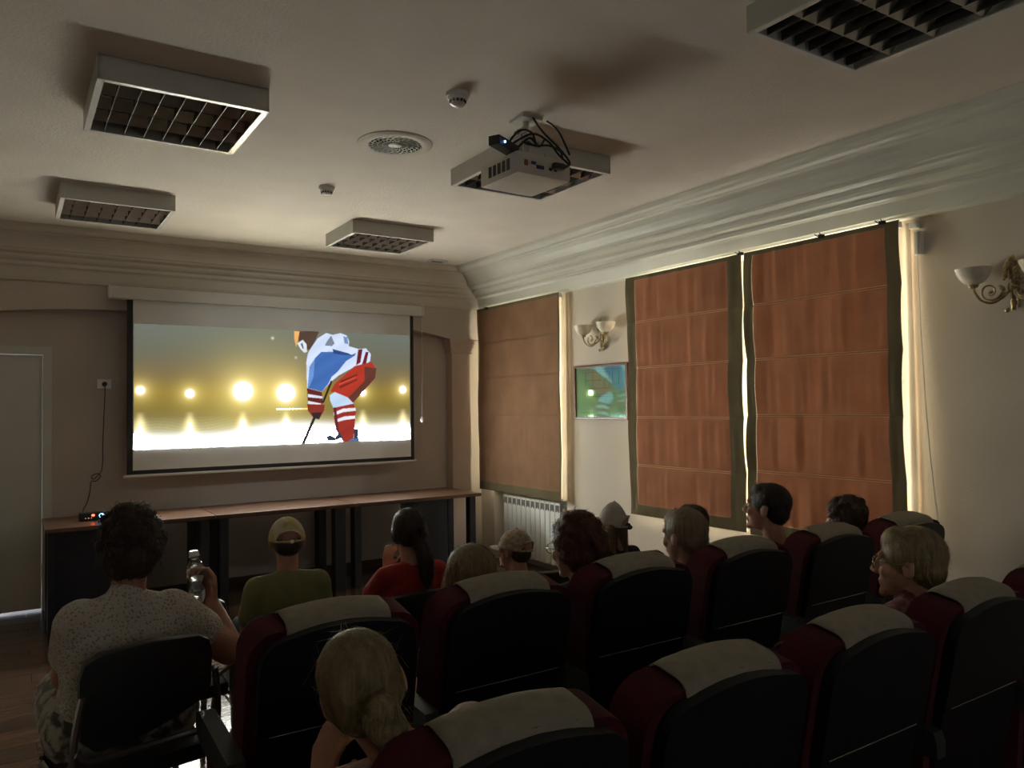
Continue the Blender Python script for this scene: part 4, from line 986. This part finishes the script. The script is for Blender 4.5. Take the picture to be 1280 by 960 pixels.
        hb.ell((0, -.022, .044), (.086, .098, .086)).ell((0, -.05, -.022), (.078, .058, .070)).ell((0, .035, .078), (.056, .05, .040))
        for k in range(60 if style == 'curly' else 42):
            a = rn.uniform(0, 2*PI); el_ = rn.uniform(-.55, 1.45); d = Vector((math.cos(el_)*math.cos(a), math.cos(el_)*math.sin(a), math.sin(el_)))
            if d.y > .55 and d.z < .45: continue
            r0 = rn.uniform(.014, .024); hb.ell((d.x*.085, d.y*.098-.022, d.z*.088+.040 if d.z > 0 else d.z*.10+.03), (r0, r0, r0))
        L = .05; fly = .12; cnt = 2600; lift = .003
    elif style == 'ponytail':
        hb.ell((0, -.020, .040), (.083, .098, .087)).ell((0, -.052, -.005), (.074, .050, .058)).ell((0, .028, .076), (.056, .054, .042))
        for s in (-1, 1): hb.ell((s*.062, -.015, .005), (.022, .045, .05))
        tip = [(0.0, -.095, -.02), (.025, -.125, -.055), (.045, -.125, -.12), (.06, -.115, -.19), (.065, -.10, -.25)]
        for a, b2, r1, r2_ in zip(tip[:-1], tip[1:], (.022, .032, .036, .030), (.032, .036, .030, .012)): hb.cap(a, b2, r1, r2_)
        flow = lambda p: (.25, -.2, -1) if p.y < -.09 else ((-p.x*3, -1, -.5) if p.z < .1 else (-p.x*2, -1, .0))
        L = .09; fly = .08; cnt = 2200
    elif style == 'bun':
        hb.ell((0, -.020, .040), (.081, .096, .085)).ell((0, -.050, -.012), (.070, .050, .064)).ell((0, .028, .074), (.054, .054, .042))
        for s in (-1, 1): hb.ell((s*.062, -.010, .005), (.020, .045, .048))
        rn = random.Random(3)
        hb.cap((.012, -.085, -.03), (.02, -.11, -.035), .022, .026).ell((.028, -.125, -.022), (.032, .028, .030)).ell((.030, -.125, -.055), (.036, .030, .034)).ell((.008, -.128, -.035), (.022, .020, .024)).ell((.026, -.118, -.092), (.026, .024, .026)).ell((.040, -.124, -.018), (.018, .016, .016))
        flow = lambda p: (.02-p.x, -.10-p.y, -.035-p.z) if p.y > -.1 else (math.sin(p.z*90), .3, math.cos(p.x*70))
        L = .11; cnt = 3800; wd = .0009; lift = .0010; fly = .02
    elif style == 'long':
        hb.ell((0, -.045, -.01), (.076, .054, .06))
        for s in (-1, 1): hb.cap((s*.060, -.03, .0), (s*.085, -.05, -.17), .034, .030)
        hb.cap((0, -.07, -.02), (0, -.09, -.17), .034, .03)
        L = .11; fly = .08; cnt = 1800; flow = lambda p: (p.x*.5, -.1, -1)
    hm = hb.remesh(.0055, 2, 'hair')
    if style in ('fluffy', 'curly', 'bob', 'bowl'):
        for v_ in hm.vertices:
            nn = noise.noise(Vector(v_.co)*70)+.5*noise.noise(Vector(v_.co)*150); v_.co += v_.normal*nn*(.0045 if style in ('fluffy', 'curly') else .0022)
    h_o = prt('hair', hm, hair)
    strd = strands(hm, cnt, L, flow, hair, root, seed*13+7, lift=lift, width=wd, fly=fly, M4=Hm); strd.location = (-hip[0], -hip[1], 0)
    if glasses:
        gb = B()
        for s in (-1, 1):
            gb.tube([Hm @ Vector((s*.031+.024*math.cos(a), .098, .006+.019*math.sin(a))) for a in [2*PI*k/18 for k in range(18)]], .0018, 6, closed=True)
            gb.tube([Hm @ Vector(q) for q in ((s*.055, .097, .012), (s*.076, .06, .014), (s*.083, 0, .012), (s*.084, -.02, -.004))], .0018, 6)
        gb.tube([Hm @ Vector((-.008, .100, .012)), Hm @ Vector((.008, .100, .012))], .0018, 6)
        prt('glasses', gb.me(smooth=True), M('glasses_frame', (.30, .26, .2), .25, metal=.8))
    return root, Hm, prt
def cap_hat(root, prt, Hm, hs, mat, label=None, tall=.0, back_hole=True, bow=False, strap_mat=None, lowback=-.0):
    """six-panel cap: crown, visor, back strap"""
    V = []; F = []; nu, nv = 48, 16
    rx, ry, rz = .086, .103, .108+tall
    for j in range(nv+1):
        ph = PI/2*j/nv
        for i in range(nu):
            th = 2*PI*i/nu; c_, s_ = math.cos(th), math.sin(th)
            seam = 1-.010*(abs(math.cos(3*th)) < .12)
            wv = 1+.012*noise.noise(Vector((c_*4, s_*4, ph*5)))
            pk = math.cos(ph) if not tall else math.cos(ph)**1.0*(1-.28*math.sin(ph)*1.0)
            z = .012+rz*math.sin(ph)-.014*s_*(1-j/nv)*-1*(.4)
            if back_hole and s_ < -.70 and j < 6:     # opening over the strap
                lim = math.sqrt(max(0, 1-((c_)/.68)**2))*5.2; z = max(z, .012+rz*math.sin(PI/2*lim/nv)) if j < lim else z
            V.append(Hm @ Vector((rx*pk*c_*seam*wv, -.012+ry*pk*s_*seam*wv, z)))
    for j in range(nv):
        for i in range(nu): a = j*nu+i; b_ = j*nu+(i+1) % nu; F.append((a, b_, b_+nu, a+nu))
    me = mesh_from('crown', V, F, True); o = prt('cap', me, mat); md = o.modifiers.new('t', 'SOLIDIFY'); md.thickness = .003
    if label: o['label'] = label
    def sub(name, me_, mt_):
        q = ob(name, me_, mt_, o); return q
    sub('button', B().sphere(Hm @ Vector((0, -.012, .014+rz)), .006*hs, 8).me(smooth=True), mat)
    # visor
    V = []; F = []; n, m_ = 16, 6
    for j in range(m_+1):
        for i in range(n+1):
            a = PI*(.14+.72*i/n); r = 1+.62*(j/m_)*math.sin((a-PI*.14)/(.72)*1.0)**.6 if 0 < i < n else 1
            x, y_ = rx*math.cos(a)*1.0, -.012+ry*math.sin(a)
            V.append(Hm @ Vector((x*(1+.02*j/m_), y_+.068*(j/m_)*math.sin(PI*i/n)**.7, .018-.016*(j/m_)-.010*(abs(2*i/n-1))**2)))
    for j in range(m_):
        for i in range(n): a = j*(n+1)+i; F.append((a, a+1, a+n+2, a+n+1))
    vz = sub('visor', mesh_from('visor', V, F, True), mat); q = vz.modifiers.new('t', 'SOLIDIFY'); q.thickness = .004
    if back_hole:
        pts = [Hm @ Vector((rx*1.0*math.cos(a), -.012+ry*1.01*math.sin(a), .013)) for a in [PI*(1.22+.56*k/10) for k in range(11)]]
        sb = B()
        for a_, b_ in zip(pts[:-1], pts[1:]): sb.tube([a_, b_], .0055*hs, 6)
        sub('strap', sb.me(smooth=True), strap_mat or mat)
        sub('buckle', B().sphere(Hm @ Vector((.012, -.012-ry*1.02, .013)), (.010, .004, .008), 8).me(), trimwhite)
    return o
olive_knit = M('olive_tshirt', (.22, .215, .09), .95, var=.08, scale=12, bump=.5, bscale=160)
red_knit = M('red_tshirt', (.40, .035, .035), .95, var=.08, scale=12, bump=.5, bscale=160)
grey_blue = M('grey_blue_shirt', (.10, .13, .18), .95, var=.1, scale=12, bump=.5, bscale=160)
dark_shirt = M('dark_shirt', (.03, .03, .035), .95, var=.1, scale=12, bump=.5, bscale=160)
knit_white = patterned('white_open_knit', (.30, .27, .22), (.55, .52, .45), 95, 'voronoi', .8, .32)
camo = patterned('grey_print_skirt', (.06, .06, .055), (.38, .37, .31), 22, 'noise', .3, .5)
lace = patterned('pale_pink_lace', (.36, .25, .22), (.55, .42, .37), 70, 'voronoi', .6, .3)
maroon_print = patterned('maroon_print_blouse', (.16, .03, .04), (.30, .12, .12), 40, 'noise', .3, .5)
yellow_cap = patterned('yellow_cap_cloth', (.46, .38, .09), (.52, .46, .32), 22, 'noise', .4, .5)
beige_cap = patterned('mottled_cap_cloth', (.30, .23, .15), (.42, .35, .25), 50, 'noise', .5, .52)
white_cap = M('pale_cap_cloth', (.48, .46, .42), .9, var=.08, scale=20, bump=.5, bscale=240)

# woman on the left with the bottle
r_, Hm, prt = person('woman in white knitted top seated far left, arm raised with a water bottle', (.325, 2.885, .565), (.325, 2.82, .975), (.345, 2.875, 1.115), (-14, -4, -2), hs=1.06, bs=1.0, g=1.15, armg=1.3, skin=skin_t, hair=H_DKBROWN, style='fluffy', shirt=knit_white, sleeve=.50,
    sh=((.195, 2.81, .90), (.465, 2.86, .885)), arms={'L': dict(elbow=(.17, 2.98, .70), wrist=(.30, 3.14, .66), hd=(.5, .8, -.1)), 'R': dict(elbow=(.645, 2.80, .745), wrist=(.620, 2.955, .880), hd=(-.05, .2, 1), nrm=(.9, .3, 0), curl=.95, thumb=1)}, skirt=camo, legs_bare=True, kneedir=3, seed=2)
# boy in the yellow cap
r_, Hm, prt = person('boy in olive T-shirt and yellow cap seen from behind, below the screen', (1.01, 3.38, .55), (1.005, 3.31, .865), (1.015, 3.36, 1.0), (-10, -2, 0), hs=.90, bs=.78, g=1.1, skin=skin_t, hair=H_DARK, style='undercap', shirt=olive_knit, sleeve=.6, shw=.17, seed=3)
cap_hat(r_, prt, Hm, .9, yellow_cap, 'yellow cap with mottled pattern and open strap at the back')
# girl in red
r_, Hm, prt = person('girl in red T-shirt with a low dark ponytail, hand raised to her chin', (1.575, 3.34, .54), (1.575, 3.28, .845), (1.575, 3.325, .985), (-4, -3, 2), hs=.94, bs=.80, g=1.05, hair=H_DKBROWN, style='ponytail', shirt=red_knit, sleeve=.6, seed=4,
    arms={'L': dict(elbow=(1.42, 3.47, .655), wrist=(1.525, 3.455, .80), hd=(.15, .0, 1), nrm=(-.7, -.6, .2), curl=.8, thumb=-1)})
# fair child in the farther seats
person('child with tousled light brown hair just above the second far seat', (1.375, 2.47, .54), (1.385, 2.43, .815), (1.40, 2.44, .955), (-6, -2, 4), hs=.95, bs=.78, hair=H_LIGHT, style='bob', shirt=dark_shirt, sleeve=.6, seed=5)
# small child in the mottled cap
r_, Hm, prt = person('small child in a mottled beige cap in front of the radiator', (2.185, 3.34, .52), (2.185, 3.29, .712), (2.18, 3.33, .835), (22, 2, 3), hs=.92, bs=.66, hair=H_BROWN, style='undercap', shirt=dark_shirt, sleeve=.7, seed=6)
cap_hat(r_, prt, Hm, .92, beige_cap, 'mottled beige cap')
# auburn woman with glasses
person('woman with curly auburn hair and glasses in the third far seat', (1.945, 2.49, .56), (1.93, 2.435, .865), (1.90, 2.455, 1.0), (8, -4, -3), hs=1.08, bs=.95, g=1.1, hair=H_AUBURN, style='curly', shirt=dark_shirt, sleeve=.6, glasses=True, seed=7)
# pale cap child
r_, Hm, prt = person('long haired child in a pale pointed cap beside the framed plan wall', (2.92, 3.44, .54), (2.915, 3.38, .755), (2.91, 3.42, .885), (26, 6, -4), hs=.92, bs=.72, hair=H_LIGHT, style='long', shirt=dark_shirt, sleeve=.6, seed=8)
cap_hat(r_, prt, Hm, .92, white_cap, 'pale pointed cap', tall=.030)
bw = B()
for s, dz in ((-1, .012), (1, -.008)): bw.sphere(Hm @ Vector((.012+s*.016, -.112, .006+dz)), (.020, .010, .014), 10)
prt('hair_bow', bw.me(smooth=True), black_pl)
# grey blond
person('person with short grey blond hair and pale blue collar in the fourth far seat', (2.53, 2.49, .55), (2.52, 2.44, .86), (2.505, 2.455, .985), (6, -6, 2), hs=1.02, bs=.92, hair=H_GREYBLOND, style='short', shirt=grey_blue, sleeve=.6, seed=9)
# dark haired child behind
person('dark haired child mostly hidden behind the grey blond head', (3.37, 3.25, .53), (3.365, 3.20, .745), (3.36, 3.23, .868), (10, 0, 0), hs=.92, bs=.72, hair=H_DARK, style='short', shirt=dark_shirt, sleeve=.6, seed=10)
# dark haired boy, profile
person('boy with short dark hair looking up in profile before the largest blind', (3.10, 2.50, .56), (3.105, 2.43, .905), (3.075, 2.46, 1.065), (24, 6, 0), hs=1.02, bs=.90, hair=H_DARK, style='crop', shirt=dark_shirt, sleeve=.6, seed=11)
# curly child
person('child with wavy brown hair peeping over the farthest right seats', (3.70, 2.49, .53), (3.71, 2.46, .82), (3.715, 2.465, .945), (16, -4, 0), hs=.98, bs=.75, hair=H_BROWN, style='fluffy', shirt=dark_shirt, sleeve=.6, seed=12)
# blonde in profile
person('blonde woman in glasses and maroon blouse seen in profile at the right', (2.56, 1.55, .56), (2.58, 1.47, .895), (2.60, 1.49, 1.012), (24, 0, 2), hs=1.06, bs=.95, g=1.05, hair=H_BLONDE, style='short', shirt=maroon_print, sleeve=.6, glasses=True, seed=13)
# blonde with bun
_r, LASTH, LASTP = person('blonde woman with a low bun leaning left in the nearest seat', (.80, 1.53, .56), (.69, 1.44, .865), (.600, 1.475, 1.012), (-20, -8, -17), hs=1.0, bs=.92, g=1.0, hair=H_BLONDE, style='bun', shirt=lace, sleeve=1.25, seed=14,
    sh=((.52, 1.50, .80), (.795, 1.385, .915)), arms={'L': dict(elbow=(.50, 1.74, .62), wrist=(.555, 1.62, .775), hd=(.15, -.25, 1), nrm=(-.8, -.5, .1), curl=.8, thumb=-1)})
scb = B(); cc_ = Vector((.020, -.108, -.036)); n_ = 40
for k in range(3):
    scb.tube([LASTH @ (cc_+Vector(((.024+.003*math.sin(k+9*a))*math.cos(a), -.004-.006*k+.003*math.sin(7*a+k), (.026+.003*math.cos(8*a+k))*math.sin(a)))) for a in [2*PI*q/n_ for q in range(n_)]], .0075, 6, closed=True)
LASTP('scrunchie', scb.me(smooth=True), M('pale_scrunchie', (.42, .38, .30), .9, var=.15, scale=60, bump=.5))
bpy.data.scenes.remove(tmp)
# ------------------------------------------------------------ bottle and bag
pet = M('clear_plastic', (.80, .86, .88), .08, var=.02, trans=.85, spec=.6)
bo = thing('water_bottle', 'clear small plastic water bottle with white cap held up by the left woman', 'bottle', (.578, 2.985, .878), 0)
bo.rotation_euler = (math.radians(-3), math.radians(-4), 0)
bp_ = [(.001, 0), (.024, .0), (.028, .006), (.028, .055), (.025, .065), (.022, .075), (.024, .085), (.029, .10), (.0305, .115), (.029, .13), (.022, .146), (.015, .156), (.0145, .164), (.018, .166), (.018, .169), (.013, .170), (.013, .176), (.001, .176)]
ob('bottle_body', B().lathe(bp_, seg=28).me(smooth=True), pet, bo)
ob('water', B().lathe([(.001, .003), (.022, .003), (.0262, .008), (.0262, .055), (.0205, .075), (.0205, .082), (.001, .082)], seg=24).me(smooth=True), M('water', (.9, .95, 1), .02, var=.01, trans=1), bo)
cb = B().lathe([(.001, .170), (.0165, .170), (.0165, .186), (.0145, .189), (.001, .189)], seg=24)
for k in range(18): a = 2*PI*k/18; cb.box((.0165*math.cos(a)-.001, .0165*math.sin(a)-.001, .171), (.0165*math.cos(a)+.001, .0165*math.sin(a)+.001, .185))
ob('bottle_cap', cb.me(), trimwhite, bo)
bg = Blob(); bg.ell((.70, 2.42, .50), (.13, .12, .06)).ell((.66, 2.44, .545), (.10, .09, .045)).ell((.62, 2.40, .53), (.07, .10, .05)).cap((.60, 2.36, .50), (.72, 2.36, .54), .035)
bgm = bg.remesh(.009, 2, 'bag') if False else None
bb_ = B(); rn = random.Random(4)
V = []; F = []; n, m_ = 26, 22
for j in range(m_+1):
    for i in range(n):
        a = 2*PI*i/n; t = j/m_; r0 = .13*math.sin(PI*min(1, .12+.88*(1-t)))**.5 if j < m_ else .02
        rr_ = r0*(1+.16*noise.noise(Vector((math.cos(a)*2, math.sin(a)*2, t*3)))+.06*noise.noise(Vector((math.cos(a)*6, math.sin(a)*6, t*7))))
        V.append((rr_*math.cos(a)*1.0, rr_*math.sin(a)*.85, .15*t))
for j in range(m_):
    for i in range(n): a = j*n+i; b2 = j*n+(i+1) % n; F.append((a, b2, b2+n, a+n))
F.append(tuple(range(n-1, -1, -1))); F.append(tuple(m_*n+i for i in range(n)))
bag = thing('cloth_bag', 'grey and cream printed soft bag on the empty far seat beside its left armrest', 'bag', (.68, 2.42, .462))
ob('bag_body', mesh_from('bag', V, F, True), camo, bag)
ob('bag_handle', B().tube(smoothcurve([(-.07, 0, .10), (-.05, .0, .17), (.03, 0, .18), (.06, 0, .10)]), .006, 6).me(smooth=True), camo, bag)
